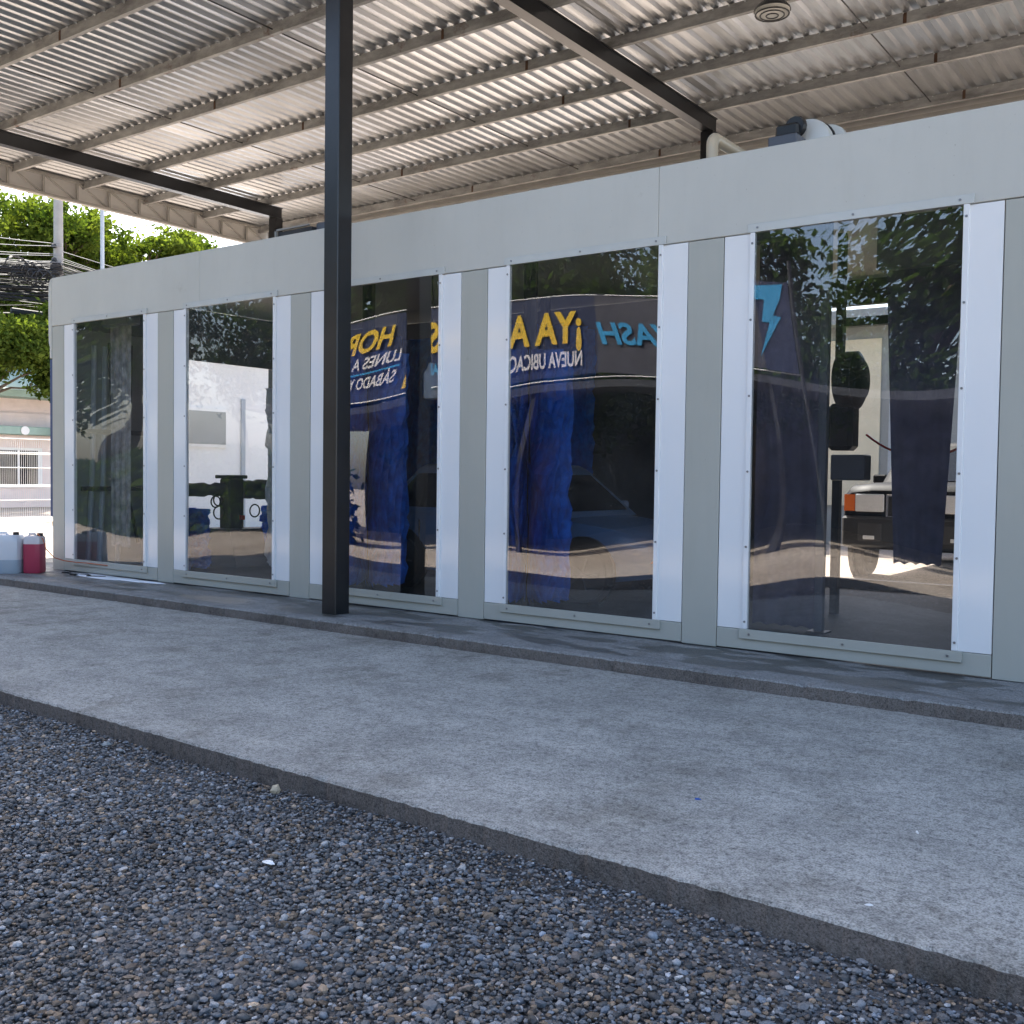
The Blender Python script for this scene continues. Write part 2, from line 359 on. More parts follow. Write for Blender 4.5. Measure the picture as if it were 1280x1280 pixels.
# ---- gravel stones (uncountable): many small deformed pebbles
def gravel():
    ph = (1+5**.5)/2
    bv = np.array([(-1, ph, 0), (1, ph, 0), (-1, -ph, 0), (1, -ph, 0), (0, -1, ph), (0, 1, ph), (0, -1, -ph), (0, 1, -ph), (ph, 0, -1), (ph, 0, 1), (-ph, 0, -1), (-ph, 0, 1)])
    bv /= np.linalg.norm(bv[0])
    bf = np.array([(0, 11, 5), (0, 5, 1), (0, 1, 7), (0, 7, 10), (0, 10, 11), (1, 5, 9), (5, 11, 4), (11, 10, 2), (10, 7, 6), (7, 1, 8), (3, 9, 4), (3, 4, 2), (3, 2, 6), (3, 6, 8), (3, 8, 9), (4, 9, 5), (2, 4, 11), (6, 2, 10), (8, 6, 7), (9, 8, 1)])
    sp = .0148
    xs = np.arange(-7.4, .3, sp); ys = np.arange(-6.35, -3.80, sp)
    gx, gy = np.meshgrid(xs, ys); gx = gx.ravel(); gy = gy.ravel()
    gx = gx+rng.uniform(-.5, .5, gx.size)*sp*1.1; gy = gy+rng.uniform(-.5, .5, gy.size)*sp*1.1
    keep = (gy < -4.085-.0262*(gx+.51)-.004)
    # nearest part dense, sides thinner
    keep &= ~((gx < -4.2) & (gy < -5.35)) & ~((gx > -.35) & (gy < -5.2))
    gx = gx[keep]; gy = gy[keep]; n = gx.size
    d = np.sqrt(gx**2+(gy+7.27)**2)
    size = rng.lognormal(math.log(.0084), .36, n).clip(.005, .022)
    edge = (-4.085-.0262*(gx+.51))-gy
    size = np.where(edge < .22, size*rng.uniform(.6, 1.0, n), size)
    sc = size[:, None]*np.stack([rng.uniform(.85, 1.45, n), rng.uniform(.7, 1.1, n), rng.uniform(.45, .8, n)], 1)
    V = bv[None]*rng.uniform(.78, 1.18, (n, 12, 1))*sc[:, None, :]
    # tilt + spin
    a = rng.uniform(0, 2*math.pi, n); tl = rng.normal(0, .38, n)
    ca, sa, ct, st = np.cos(a), np.sin(a), np.cos(tl), np.sin(tl)
    x, y, z = V[..., 0], V[..., 1], V[..., 2]
    y, z = y*ct[:, None]-z*st[:, None], y*st[:, None]+z*ct[:, None]
    x, y = x*ca[:, None]-y*sa[:, None], x*sa[:, None]+y*ca[:, None]
    hz = -.2015+.010*np.sin(gx*2.1+1)*np.sin(gy*2.7)+rng.uniform(0, .014, n)+np.where(edge < .12, .006, 0)
    V = np.stack([x+gx[:, None], y+gy[:, None], z+hz[:, None]], 2).reshape(-1, 3)
    F = (bf[None]+12*np.arange(n)[:, None, None]).reshape(-1, 3)
    me = bpy.data.meshes.new('gravel'); me.vertices.add(len(V)); me.vertices.foreach_set('co', V.ravel().astype(np.float32))
    me.loops.add(F.size); me.loops.foreach_set('vertex_index', F.ravel().astype(np.int32))
    me.polygons.add(len(F)); me.polygons.foreach_set('loop_start', np.arange(0, F.size, 3, dtype=np.int32))
    sm = np.repeat(rng.random(n) < .3, 20); me.polygons.foreach_set('use_smooth', sm)
    me.update(calc_edges=True)
    k = rng.random(n); lum = rng.lognormal(math.log(.105), .50, n).clip(.025, .6)
    colr = np.stack([lum*.96, lum*.99, lum*1.04], 1)
    br = k < .16; colr[br] = lum[br][:, None]*np.array([1.35, 1.0, .70])
    pk = (k > .16) & (k < .24); colr[pk] = lum[pk][:, None]*np.array([1.3, 1.05, .9])
    wh = k > .985; colr[wh] = np.array([.36, .36, .36])*rng.uniform(.7, 1.2, (wh.sum(), 1))
    bl = (k > .80) & (k < .975); colr[bl] = lum[bl][:, None]*np.array([.80, .93, 1.1])
    big = noise2(gx*.9, gy*.9)
    colr *= (.84+.4*big)[:, None]*np.array([1.0, 1.0, 1.0])
    at = me.attributes.new('tint', 'FLOAT_COLOR', 'POINT')
    c4 = np.ones((n, 12, 4), np.float32); c4[..., :3] = colr[:, None, :]
    at.data.foreach_set('color', c4.ravel())
    me.materials.append(MATS['stone'])
    o = bpy.data.objects.new('gravel', me); COL.objects.link(o)
    tag(o, 'dark grey crushed stone gravel in front of the concrete pavement', 'gravel', kind='stuff')
    return n
def noise2(x, y):
    return (np.sin(x*1.7+y*.6)+np.sin(y*2.3-x*.8+1.2)+np.sin(x*4.1+2)*np.sin(y*3.3))/6+.5
print('stones', gravel())

# ================================================================== WASH TUNNEL
X0 = -12.283; PITCH = 2.235; NW = 6; WU = 1.94; HT = 3.71; HJ = 3.10; XL = -12.55; XR = X0+NW*PITCH
TD = 4.9   # tunnel depth
tun = empty('wash_tunnel', (-6, 0, 0)); tag(tun, 'long pale grey panelled car wash tunnel with five tall windows', 'car wash')
def T(o): o.parent = tun; o.matrix_parent_inverse = Matrix.Translation((6, 0, 0)); return o
def tb(name, mat, *a, bev=0): return T(MB().box(*a, bev=bev).build(name, mat))
tb('backing_frame', 'gap', XL+.01, XR, .03, .06, 0.01, .15)
tb('backing_frame', 'gap', XL+.01, XR, .03, .06, 3.12, HT-.02)
# pillars
prs = [(XL, X0)]+[(X0+i*PITCH+WU, X0+(i+1)*PITCH) for i in range(NW)]
for a, c in prs:
    tb('wall_panel', 'panel', a+.003, c-.003, 0, .028, .004, HJ-.004, bev=.003)
    tb('pillar_core', 'interior', a+.004, c-.004, .0302, .10, .0, 3.11)
# header panels with seams
hs = [XL, -9.57, -3.90, XR]
for a, c in zip(hs[:-1], hs[1:]): tb('header_panel', 'header_tone', a+.0015, c-.0015, -.004, .028, HJ+.002, HT, bev=.004)
# roof, rear wall, inner lining
tb('roof_deck', 'panel', XL, XR, .032, TD+.1, HT-.09, HT-.03)
for q in ((XL, -4.75, -.0, HT-.1), (-2.75, XR, -.0, HT-.1), (-4.748, -2.752, 3.32, HT-.1), (-4.748, -2.752, -.0, .12)):
    tb('rear_wall', 'interior', q[0], q[1], TD, TD+.1, q[2], q[3])
tb('tunnel_floor', 'interior_floor', XL, XR, .11, TD-.002, -.05, .006)
tb('end_wall', 'interior', XR-.1, XR-.002, .102, TD-.004, .008, HT-.1)
# rounded end cap of the header
pts = []
for k in range(9):
    a = math.pi/2*k/8; pts.append((XL-.075*math.sin(a)-.0, HT-.16+.155*math.cos(a)))
poly = [(XL-.002, HT-.004)]+pts+[(XL-.075, 3.0), (XL-.068, 2.9), (XL-.045, 2.84), (XL-.045, 2.70), (XL-.002, 2.70)]
T(MB().prism(poly, 1, -.004, .32).build('corner_cap', 'header_tone', smooth=True))
tb('entrance_lintel', 'interior', XL-.06, XL-.003, .321, TD, 2.88, HT-.1)
tb('entrance_panel', 'grey_wall', XL+.02, XL+.06, .11, 1.62, .008, 3.1)
tb('entrance_panel', 'interior', XL+.02, XL+.06, 3.95, TD-.004, .008, 3.1)
tb('end_strip', 'blue_panel', XL-.10, XL-.012, .03, .07, .68, 2.69)
tb('end_jamb', 'panel', XL-.040, XL-.002, .08, .30, .002, 2.69, bev=.004)
# windows
def window(i):
    x = X0+i*PITCH; gl, gr = x+.25, x+.25+1.445; xr = x+WU
    wd = tb('window', 'panel', x+.003, xr-.003, -.002, .028, .012, .158, bev=.003)      # the lower rail carries the window
    def W(o): o.parent = wd; o.matrix_parent_inverse = Matrix.Identity(4); return o
    W(MB().box(x+.004, gl-.001, .004, .026, .162, HJ-.004, bev=.002).build('side_panel', 'white_panel'))
    W(MB().box(gr+.001, xr-.004, .004, .026, .162, HJ-.004, bev=.002).build('side_panel', 'white_panel'))
    # pane: a gently warped sheet, 5 mm thick
    r = random.Random(100+i); nx, nz = 48, 96; V = []
    ws = [(r.uniform(.0035, .006)*q, r.uniform(.25, .75), r.uniform(.5, 1.1), r.uniform(0, 6.28)) for q in (1, 1)]
    ws += [(r.uniform(.00012, .0002), r.uniform(1.2, 1.9), r.uniform(1.5, 2.6), r.uniform(0, 6.28)) for _ in range(2)]
    def dy(u, v):
        X, Z = u*1.445, v*2.94
        return sum(A*math.sin(2*math.pi*(X*kx/1.445*.8)+kz*Z*1.7+p) for A, kx, kz, p in ws)
    for side in (0, .005):
        for b_ in range(nz+1):
            for a_ in range(nx+1):
                u, v = a_/nx, b_/nz
                V.append((gl-.012+u*1.469, -.0045-.004+side+dy(u, v)*1.0, .150+v*(HJ+.012-.150)))
    n1 = (nx+1)*(nz+1); F = []
    for b_ in range(nz):
        for a_ in range(nx):
            q = b_*(nx+1)+a_
            F.append((q, q+1, q+nx+2, q+nx+1)); F.append((n1+q, n1+q+nx+1, n1+q+nx+2, n1+q+1))
    pm = MB().add(V, F); pm = pm.build('pane', 'pane_glass_wet' if i in (0, 1) else 'pane_glass', smooth=True); W(pm)
    e = .0345; yo = -.020
    for (a, c, z0, z1) in ((gl-e, gl+.002, .166, HJ-.002), (gr-.002, gr+e, .166, HJ-.002)):
        W(MB().box(a, c, yo, .0035, z0, z1, bev=.002).build('frame_strip', 'white_panel'))
    W(MB().box(gl-.055, gr+.062, yo-.001, -.005, HJ+.0, HJ+.062, bev=.002).build('frame_strip', 'trim_top'))
    W(MB().box(gl-.06, gr+.065, yo-.001, -.003, .092, .164, bev=.002).build('frame_strip', 'panel'))
    s = MB()
    for k in range(6):
        z = .22+k*.56
        for X in (gl-.017, gr+.017): s.lathe([(.009, 0), (.008, -.005)], 8, (X, yo-.001, z), 1)
    for k in range(3):
        for z in (HJ+.031, .128): s.lathe([(.009, 0), (.008, -.005)], 8, (gl+.02+k*.70, yo-.002, z), 1)
    W(s.build('screws', 'screw'))['kind'] = 'stuff'
for i in range(NW): window(i)

# ================================================================== CANOPY
can = empty('canopy', (-6.87, -.55, 0)); tag(can, 'steel canopy with corrugated metal roof on black posts and beams', 'canopy')
def C(o, p=None):
    if p is None: o.parent = can; o.matrix_parent_inverse = Matrix.Translation((6.87, .55, 0))
    else: o.parent = p
    return o
BX = [-16.45, -6.87, 2.71]; PY = [-2.69, -1.31, .06, 1.43, 2.74, 4.12, 5.46, 6.87, 8.42]; CXL, CXR = -18.62, 4.0
for x in BX:
    C(MB().box(x-.09, x+.09, -.64, -.46, -.04, 6.43, bev=.008).build('post', 'black_paint'))
    C(MB().box(x-.10, x+.10, 6.98, 7.18, -.2, 6.43, bev=.008).build('post', 'black_paint'))
    bm_ = MB().box(x-.075, x+.075, -2.75, 7.2, 6.43, 6.445).box(x-.075, x+.075, -2.75, 7.2, 6.635, 6.65).box(x-.055, x+.055, -2.75, 7.19, 6.4452, 6.6348)
    C(bm_.build('beam', 'black_paint'))
for j, y in enumerate(PY):
    # C-section purlin
    pr = [(y-.03, 6.652), (y+.03, 6.652), (y+.03, 6.672), (y+.026, 6.672), (y+.026, 6.657), (y-.025, 6.657), (y-.025, 6.785), (y+.026, 6.785), (y+.026, 6.77), (y+.03, 6.77), (y+.03, 6.79), (y-.03, 6.79)]
    po = C(MB().prism(pr, 0, CXL+.08, CXR-.05).build('purlin', 'purlin_steel'))
    s = MB(); x = CXL+.2
    while x < CXR-.2:
        s.box(x-.007, x+.007, y-.045, y-.032, 6.768, 6.784); x += .2
    so_ = s.build('screw_tips', 'trim'); C(so_, po); so_['kind'] = 'stuff'
    # splice plates
    for x in (-13.2+.4*(j % 3), -8.4+.3*(j % 2), -3.6, .4):
        C(MB().box(x-.02, x+.02, y-.036, y-.0305, 6.66, 6.78).build('cleat', 'rust'), po)
for x in (-13.85, -10.02, -4.05, -.6):
    for a, c in zip(PY[:-1], PY[1:]):
        C(MB().tube([(x, a+.03, 6.71), (x, c-.03, 6.71)], .009, 6).build('sag_rod', 'dark_steel'))
# corrugated roof sheets
pr = []
for k in range(5):
    o = k*.2; pr += [(o, 0), (o+.055, 0), (o+.085, .040), (o+.165, .040), (o+.195, 0)]
pr += [(1.0, 0), (1.055, 0)]
V = []; F = []; ys = [-2.95, 1.0, 5.0, 8.95]; m_ = len(pr)
for s_ in (0, .003):
    for y in ys:
        for a, z in pr: V.append((a, y, z+s_))
for s_ in range(2):
    for r_ in range(3):
        for k in range(m_-1):
            q = s_*4*m_+r_*m_+k; F.append((q, q+1, q+m_+1, q+m_))
sheet = C(MB().add(V, F).build('roof_sheet', 'galvanised'))
sheet.location = (CXL, 0, 6.794)
k = 1
while CXL+k < CXR-.4:
    c_ = sheet.copy(); COL.objects.link(c_); c_.location = (CXL+k, 0, 6.794+.0045*(k % 2)); k += 1
# trusses: end truss along Y at the left end, rear truss along X
def truss(name, pt, L, n, z0, z1, fasc):
    tr_ = MB()
    e = C(pt(MB(), 0, L, -.03, .03, z1-.05, z1).build(name, 'truss_paint'))
    C(pt(MB(), 0, L, -.03, .03, z0, z0+.05).build('bottom_chord', 'truss_paint'), e)
    st = L/n
    for i in range(n+1):
        a = min(max(i*st, .03), L-.03)
        C(pt(MB(), a-.02, a+.02, -.02, .02, z0+.051, z1-.051).build('web_post', 'truss_paint'), e)
    for i in range(n):
        dq = pt(MB(), 0, 1, -.018, .018, 0, 1, diag=(i*st+.03, (i+1)*st-.03, z0+.055, z1-.055))
        C(dq.build('web_brace', 'truss_paint'), e)
    C(pt(MB(), 0, L, *fasc, z0-.0, 6.812).build('fascia_sheet', 'fascia'), e)
    for o in e.children: o.matrix_parent_inverse = Matrix.Identity(4)
    return e
def along(axis, base, c):
    def f(mb, a0, a1, d0, d1, z0, z1, diag=None):
        if diag:
            p0, p1, zt, zb = diag[0], diag[1], diag[3], diag[2]; th = .022
            poly = [(base+p0, zt), (base+p0+th*1.6, zt), (base+p1, zb), (base+p1-th*1.6, zb)]
            return mb.prism(poly, 0 if axis == 1 else 1, c+d0, c+d1)
        return mb.box(c+d0, c+d1, base+a0, base+a1, z0, z1) if axis == 1 else mb.box(base+a0, base+a1, c+d0, c+d1, z0, z1)
    return f
truss('end_truss', along(1, -2.8, -18.5), 11.5, 17, 6.36, 6.78, (-.09, -.06))
truss('rear_truss', along(0, -18.4, 8.62), 22.2, 37, 6.02, 6.62, (.08, .10))
# round lamp under the roof
lp = empty('ceiling_lamp', (-4.55, 3.75, 6.4)); lp.scale = (1.3, 1.3, 1.0); tag(lp, 'round glass lamp hanging under the corrugated roof', 'lamp')
MB().lathe([(.05, .16), (.09, .13), (.15, .05), (.155, .03)], 24).build('lamp_housing', 'dark_steel', lp, True)
MB().lathe([(.148, .029), (.145, .0), (.10, -.02), (.02, -.028)], 24).build('lens', 'lamp_glass', lp, True)
MB().tube([(0, 0, .16), (0, 0, .40)], .008, 6).build('hanger', 'dark_steel', lp)
for q in (.05, .10, .14): MB().tube([(q*math.cos(a), q*math.sin(a), -.03+.9*q*q) for a in [i*2*math.pi/20 for i in range(21)]], .007, 6).build('ring', 'dark_steel', lp, True)

# ================================================================== ON THE TUNNEL ROOF
ZR = HT-.03
bl = empty('blower', (-3.27, 1.1, ZR)); tag(bl, 'white drum blower on a dark box on the tunnel roof', 'blower')
MB().box(-.16, .09, -.10, .12, 0.002, .44, bev=.01).build('motor_box', 'grey_box', bl)
MB().lathe([(.17, -.07), (.195, -.05), (.20, 0), (.195, .05), (.17, .07)], 28, (.06, .26, .44), 1).build('drum', 'white_plastic', bl, True)
MB().lathe([(.205, -.012), (.21, 0), (.205, .012)], 28, (.06, .335, .44), 1).build('drum_rim', 'black_plastic', bl, True)
MB().lathe([(.08, -.05), (.095, -.01), (.05, .0)], 16, (-.0, .12, .55), 1).build('motor', 'black_plastic', bl, True)
MB().box(-.15, .05, .02, .12, .461, .57, bev=.02).build('motor_mount', 'black_plastic', bl)
MB().box(-.2, .28, .17, .40, .002, .275).build('foot', 'grey_box', bl)
b2 = empty('blower', (-3.13, 1.6, ZR)); tag(b2, 'smaller white drum half hidden behind the drum blower on the tunnel roof', 'blower')
MB().lathe([(.15, -.06), (.175, -.04), (.18, 0), (.175, .04), (.15, .06)], 28, (0, 0, .47), 1).build('drum', 'white_plastic', b2, True)
MB().box(-.12, .12, -.10, .10, .002, .30).build('foot', 'grey_box', b2)
pp = MB()
path = [(-3.93, 1.0, ZR), (-3.93, 1.0, 4.14)]+[(-3.93, 1.0+.07*(1-math.cos(a)), 4.14+.07*math.sin(a)) for a in (.4, .8, 1.2, 1.57)]+[(-3.93, 1.85, 4.21)]
pipe = MB().tube(path, .052, 14).build('vent_pipe', 'pvc', None, True)
tag(pipe, 'cream plastic pipe bending over the tunnel roof beside a black column', 'pipe')
MB().tube([(-3.93, 1.80, 4.21), (-3.93, 1.93, 4.21), (-3.90, 2.0, 4.205), (-3.78, 2.02, 4.20), (-3.62, 2.02, 4.20)], .060, 14).build('elbow', 'pvc', pipe, True)
MB().tube([(-3.62, 2.02, 4.20), (-3.55, 2.02, 4.14), (-3.53, 2.02, ZR)], .052, 14).build('down_pipe', 'pvc', pipe, True)
cb = empty('control_cabinet', (-9.3, 1.0, ZR)); tag(cb, 'dark flat cabinet in a pale angle frame on the tunnel roof', 'cabinet')
MB().box(-.13, .42, 0, .5, .002, .415, bev=.008).build('housing', 'interior', cb)
MB().box(-.17, -.14, -.03, 0, .002, .44).box(-.17, .40, -.03, -.002, .42, .44).build('angle_frame', 'truss_paint', cb)
MB().box(.43, .68, .05, .45, .002, .46, bev=.02).build('motor_cover', 'grey_box', cb)
MB().tube([(.70, .2, .01), (.70, .2, .56), (.76, .2, .62)], .03, 8).build('bracket', 'black_plastic', cb)

# ================================================================== INSIDE THE TUNNEL
def wheel(parent, x, y, r=.31, wd=.19, side=1):
    tw = MB().lathe([(r*.62, -wd/2), (r*.92, -wd/2), (r, -wd*.36), (r, wd*.36), (r*.92, wd/2), (r*.62, wd/2)], 26, (x, y, r), 1).build('wheel', 'rubber', parent, True)
    MB().lathe([(r*.60, -wd*.40), (r*.60, wd*.40)], 22, (x, y, r), 1).build('rim', 'chrome' if side else 'dark_steel', tw, True)
    s = MB()
    for k in range(5):
        a = 2*math.pi*k/5
        for sy in (-1, 1):
            p0 = Vector((x, y+sy*wd*.42, r)); p1 = p0+Vector((math.cos(a)*r*.57, 0, math.sin(a)*r*.57)); s.tube([p0, p1], .022, 5)
    s.build('spokes', 'dark_steel', tw); return tw
def car(name, paint, L=4.05, Wd=1.66, H=1.40, kind='sedan'):
    """x forward, z up, origin on the ground under the middle"""
    e = empty(name); h = L/2; w_ = Wd/2
    if kind == 'sedan':
        st = [(-h, .42, .70, .80), (-h+.06, .30, .82, .90), (-h+.35, .22, .92, .97), (-.9, .20, .90, 1), (.2, .20, .88, 1), (.85, .20, .86, 1), (h-.55, .22, .78, .97), (h-.12, .28, .70, .92), (h, .38, .60, .82)]
        gb = (-h+.34, .98); gt = (-h+.80, .40)
    elif kind == 'truck':
        st = [(-h, .45, 1.12, .95), (-h+.05, .42, 1.20, 1), (-.6, .40, 1.24, 1), (.7, .40, 1.28, 1), (h-.25, .40, 1.26, 1), (h-.06, .42, 1.22, .98), (h, .48, 1.16, .95)]
        gb = (-1.0, .95); gt = (-.85, .45)
    else:
        st = [(-h, .40, 1.15, .94), (-h+.05, .34, 1.25, 1), (-.6, .30, 1.28, 1), (h-1.1, .30, 1.24, 1), (h-.3, .32, 1.05, .98), (h-.05, .36, .92, .93), (h, .45, .80, .88)]
        gb = (-h+.04, h-.85); gt = (-h+.12, h-1.55)
    V = []; F = []; NR = 12
    for x, zb, zt, k in st:
        ww = w_*k
        ring = [(-ww*.86, zb), (ww*.86, zb), (ww*.97, zb+.08), (ww, zb+.28*(zt-zb)), (ww, zb+.62*(zt-zb)), (ww*.975, zt-.10), (ww*.90, zt-.02),
                (ww*.6, zt+.015), (-ww*.6, zt+.015), (-ww*.90, zt-.02), (-ww*.975, zt-.10), (-ww, zb+.5*(zt-zb))]
        V += [(x, a, z) for a, z in ring]
    for i in range(len(st)-1):
        for q in range(NR): F.append((i*NR+q, i*NR+(q+1) % NR, (i+1)*NR+(q+1) % NR, (i+1)*NR+q))
    F += [tuple(range(NR)), tuple((len(st)-1)*NR+q for q in range(NR))]
    MB().add(V, F).build('body', paint, e, True)
    zb = {'sedan': .85, 'truck': 1.24, 'van': 1.2}[kind]
    def ringc(x0, x1, ww, z): 
        c_ = .10
        return [(x0+c_, -ww, z), (x1-c_, -ww, z), (x1, -ww+c_, z), (x1, ww-c_, z), (x1-c_, ww, z), (x0+c_, ww, z), (x0, ww-c_, z), (x0, -ww+c_, z)]
    r0 = ringc(gb[0], gb[1], w_*.95, zb); r1 = ringc(gt[0], gt[1], w_*.78, H-.05); r2 = ringc(gt[0]+.08, gt[1]-.08, w_*.70, H)
    V = r0+r1+r2; F = [(i+8*j, (i+1) % 8+8*j, (i+1) % 8+8*(j+1), i+8*(j+1)) for j in range(2) for i in range(8)]+[tuple(range(16, 24))]
    MB().add(V, F).build('cabin', paint, e, True)
    # window panes a few mm proud of the cabin faces
    def lerp(a, b_, k): return tuple(a[i]+(b_[i]-a[i])*k for i in range(3))
    def pane(a, b_, c_, d, nrm, parent=e):
        o = Vector(nrm)*.006
        q = [lerp(lerp(a, b_, u), lerp(d, c_, u), v) for u, v in ((.06, .12), (.94, .12), (.94, .88), (.06, .88))]
        MB().add([Vector(p)+o for p in q]+[Vector(p)-o for p in q], [(0, 1, 2, 3), (7, 6, 5, 4), (0, 4, 5, 1), (1, 5, 6, 2), (2, 6, 7, 3), (3, 7, 4, 0)]).build('window', 'car_glass', parent)
    for sgn, (i, j) in ((-1, (0, 1)), (1, (5, 4))):
        a, b_, c_, d = r0[i], r0[j], r1[j], r1[i]
        ks = (0, .5, 1) if kind != 'van' else (0, .25, .5, .75, 1)
        for k0, k1 in zip(ks[:-1], ks[1:]): pane(lerp(a, b_, k0), lerp(a, b_, k1), lerp(d, c_, k1), lerp(d, c_, k0), (0, sgn, .2))
    pane(r0[2], r0[3], r1[3], r1[2], (1, 0, .4)); pane(r0[7], r0[6], r1[6], r1[7], (-1, 0, .4))
    wr = {'sedan': .30, 'truck': .38, 'van': .33}[kind]; fx = h-.78; rx = -h+.78
    for x in (fx, rx):
        for s_ in (-1, 1):
            MB().lathe([(wr*1.2, -.03), (wr*1.2, .03)], 22, (x, s_*(w_-.025), wr+.02), 1).build('wheel_arch', 'black_plastic', e)
            wheel(e, x, s_*(w_-.085), wr)
    fz = st[-1][2]; fw = w_*st[-1][3]
    for s_ in (-1, 1):
        y0, y1 = sorted((s_*fw*.52, s_*fw*.95))
        if kind == 'truck': y0, y1 = sorted((s_*fw*.42, s_*fw*.84))
        hl = bx('headlight', 'lens', e, h-.06, h+.02, y0, y1, fz-(.26 if kind == 'truck' else .17), fz-.03, bev=.012)
        ya, yb = sorted((s_*fw*.845, s_*fw*1.0)) if kind == 'truck' else sorted((s_*fw*.96, s_*fw*1.03))
        bx('indicator', 'amber', hl, h-.10, h+(.018 if kind == 'truck' else -.02), ya, yb, fz-(.255 if kind == 'truck' else .16), fz-.04)
        if kind == 'truck':
            fg = bx('fog_lamp_housing', 'dark_steel', e, h+.0, h+.076, *sorted((s_*fw*.40, s_*fw*.80)), .50, .78, bev=.03)
            bx('fog_lamp', 'lens', fg, h+.05, h+.080, *sorted((s_*fw*.52, s_*fw*.70)), .54, .60, bev=.01)
        bx('tail_light', 'red_lens', e, -h-.012, -h+.04, y0, y1, st[0][2]-.17, st[0][2]-.03, bev=.01)
        for x in ((-.55, .42) if kind != 'van' else (.5,)):
            bx('door_handle', 'black_plastic', e, x-.07, x+.07, *sorted((s_*(w_-.004), s_*(w_+.022))), .70*(zb/.85), .735*(zb/.85), bev=.006)
        mx_ = gb[1]-.30
        bx('mirror', paint, e, mx_-.05, mx_+.05, *sorted((s_*(w_*.93), s_*(w_*.93+.19))), zb+.02, zb+.15, bev=.02)
    gk = .40 if kind == 'truck' else .48
    if kind == 'truck': bx('grille_frame', 'chrome', e, h-.03, h+.010, -fw*gk, fw*gk, fz-.34, fz-.03, bev=.01); gk = .36
    bx('grille', 'black_plastic', e, h-.03, h+.014, -fw*gk, fw*gk, fz-(.31 if kind == 'truck' else .18), fz-(.06 if kind == 'truck' else .04), bev=.003)
    bx('bumper', 'black_plastic' if kind != 'van' else paint, e, h-.06, h+.07, -fw*1.02, fw*1.02, st[-1][1]-.04, st[-1][1]+(.36 if kind == 'truck' else .16), bev=.03)
    bx('bumper', 'black_plastic' if kind != 'van' else paint, e, -h-.06, -h+.06, -fw*1.02, fw*1.02, st[0][1]-.04, st[0][1]+.14, bev=.03)
    for s_ in (-1, 1):
        for x in (-.95, -.02, .86):
            bx('door_gap', 'gap', e, x-.006, x+.006, *sorted((s_*(w_*.985), s_*(w_+.0035))), .36, zb-.08)
    return e
c1 = car('washed_car', 'blue_paint', L=4.0, H=1.40); c1.location = (-6.72, 2.35, .006)
tag(c1, 'blue sedan standing inside the wash tunnel behind the window panes', 'car')
def brush(name, x, y, r, z0, z1, mat, label, seed, grp=None):
    e = empty(name, (x, y, 0)); rr = random.Random(seed)
    MB().tube([(0, 0, .006), (0, 0, 3.6)], .07, 10).build('shaft', 'dark_steel', e)
    s = MB(); n = 46; lv = 16
    for k in range(n):
        a0 = 2*math.pi*k/n; V = []; F = []
        for j in range(lv+1):
            z = z0+(z1-z0)*j/lv; rj = r*(1+.10*rr.uniform(-1, 1)); tw = a0+.10*math.sin(j*.9+k)+.06*rr.uniform(-1, 1)
            V += [(.07*math.cos(a0), .07*math.sin(a0), z), (rj*math.cos(tw), rj*math.sin(tw), z-.05*rr.random())]
        for j in range(lv): F.append((2*j, 2*j+1, 2*j+3, 2*j+2))
        s.add(V, F)
    s.build('cloth_strips', mat, e)['kind'] = 'stuff'
    tag(e, label, 'brush', grp); return e
brush('wash_brush', -10.15, 3.95, .62, .3, 3.2, 'blue_cloth', 'tall blue cloth wash brush behind the rear of the blue sedan', 3)
brush('wash_brush', -7.65, 3.95, .62, .3, 3.2, 'blue_cloth', 'tall blue cloth wash brush behind the roof of the blue sedan', 4)
brush('wash_brush', -5.80, .98, .40, .12, 2.5, 'blue_cloth', 'blue cloth wash brush between the sedan bonnet and the window', 8)
brush('wash_brush', -7.95, .98, .42, .12, 2.6, 'blue_cloth', 'blue cloth wash brush between the sedan rear door and the window', 18)
brush('wash_brush', -9.35, 1.45, .50, .2, 2.3, 'grey_cloth', 'pale grey cloth wash brush behind the black post', 5)

def drape(x, y, ww, z0, z1, taper, lab, box=None, mat='purple_cloth'):
    d = empty('drape', (x, y, 0)); tag(d, lab, 'drape')
    V = []; F = []; nx = 24
    for s_ in (0, .006):
        for lv in range(9):
            v_ = lv/8
            for k in range(nx+1):
                u = k/nx*2-1; k_ = taper+(1-taper)*v_
                V.append((u*ww*k_, .010*math.sin(k*.8)*(1.2-v_*.6)+s_, z0+(z1-z0)*v_+(.02*abs(math.sin(k*.55)) if lv == 0 else 0)))
    m_ = 9*(nx+1)
    for s_ in range(2):
        for lv in range(8):
            for k in range(nx): q = s_*m_+lv*(nx+1)+k; F.append((q, q+1, q+nx+2, q+nx+1))
    MB().add(V, F).build('fabric', mat, d, True)
    MB().box(-ww-.06, ww+.06, -.09, .10, z1+.002, box or z1+.12, bev=.015).build('pelmet', 'grey_box', d)
    for s_ in (-.6, .6): MB().tube([(s_*ww, 0, (box or z1+.12)), (s_*ww, 0, HT-.09)], .015, 6).build('hanger', 'dark_steel', d)
drape(-11.75, .45, .22, .30, 3.10, .9, 'crumpled grey plastic sheet hanging behind the window next to the entrance', None, 'grey_sheet')
drape(-11.05, .62, .26, .15, 2.90, .85, 'wider stained grey plastic sheet hanging deeper inside behind the entrance-side window', None, 'grey_sheet')
drape(-3.29, 1.2, .27, .03, 3.30, 1.0, 'floor length dark purple cloth column behind the widest window')
drape(-2.20, 1.2, .29, .62, 2.95, .62, 'tapering dark purple cloth hanging from a grey box behind the widest window', 3.36)
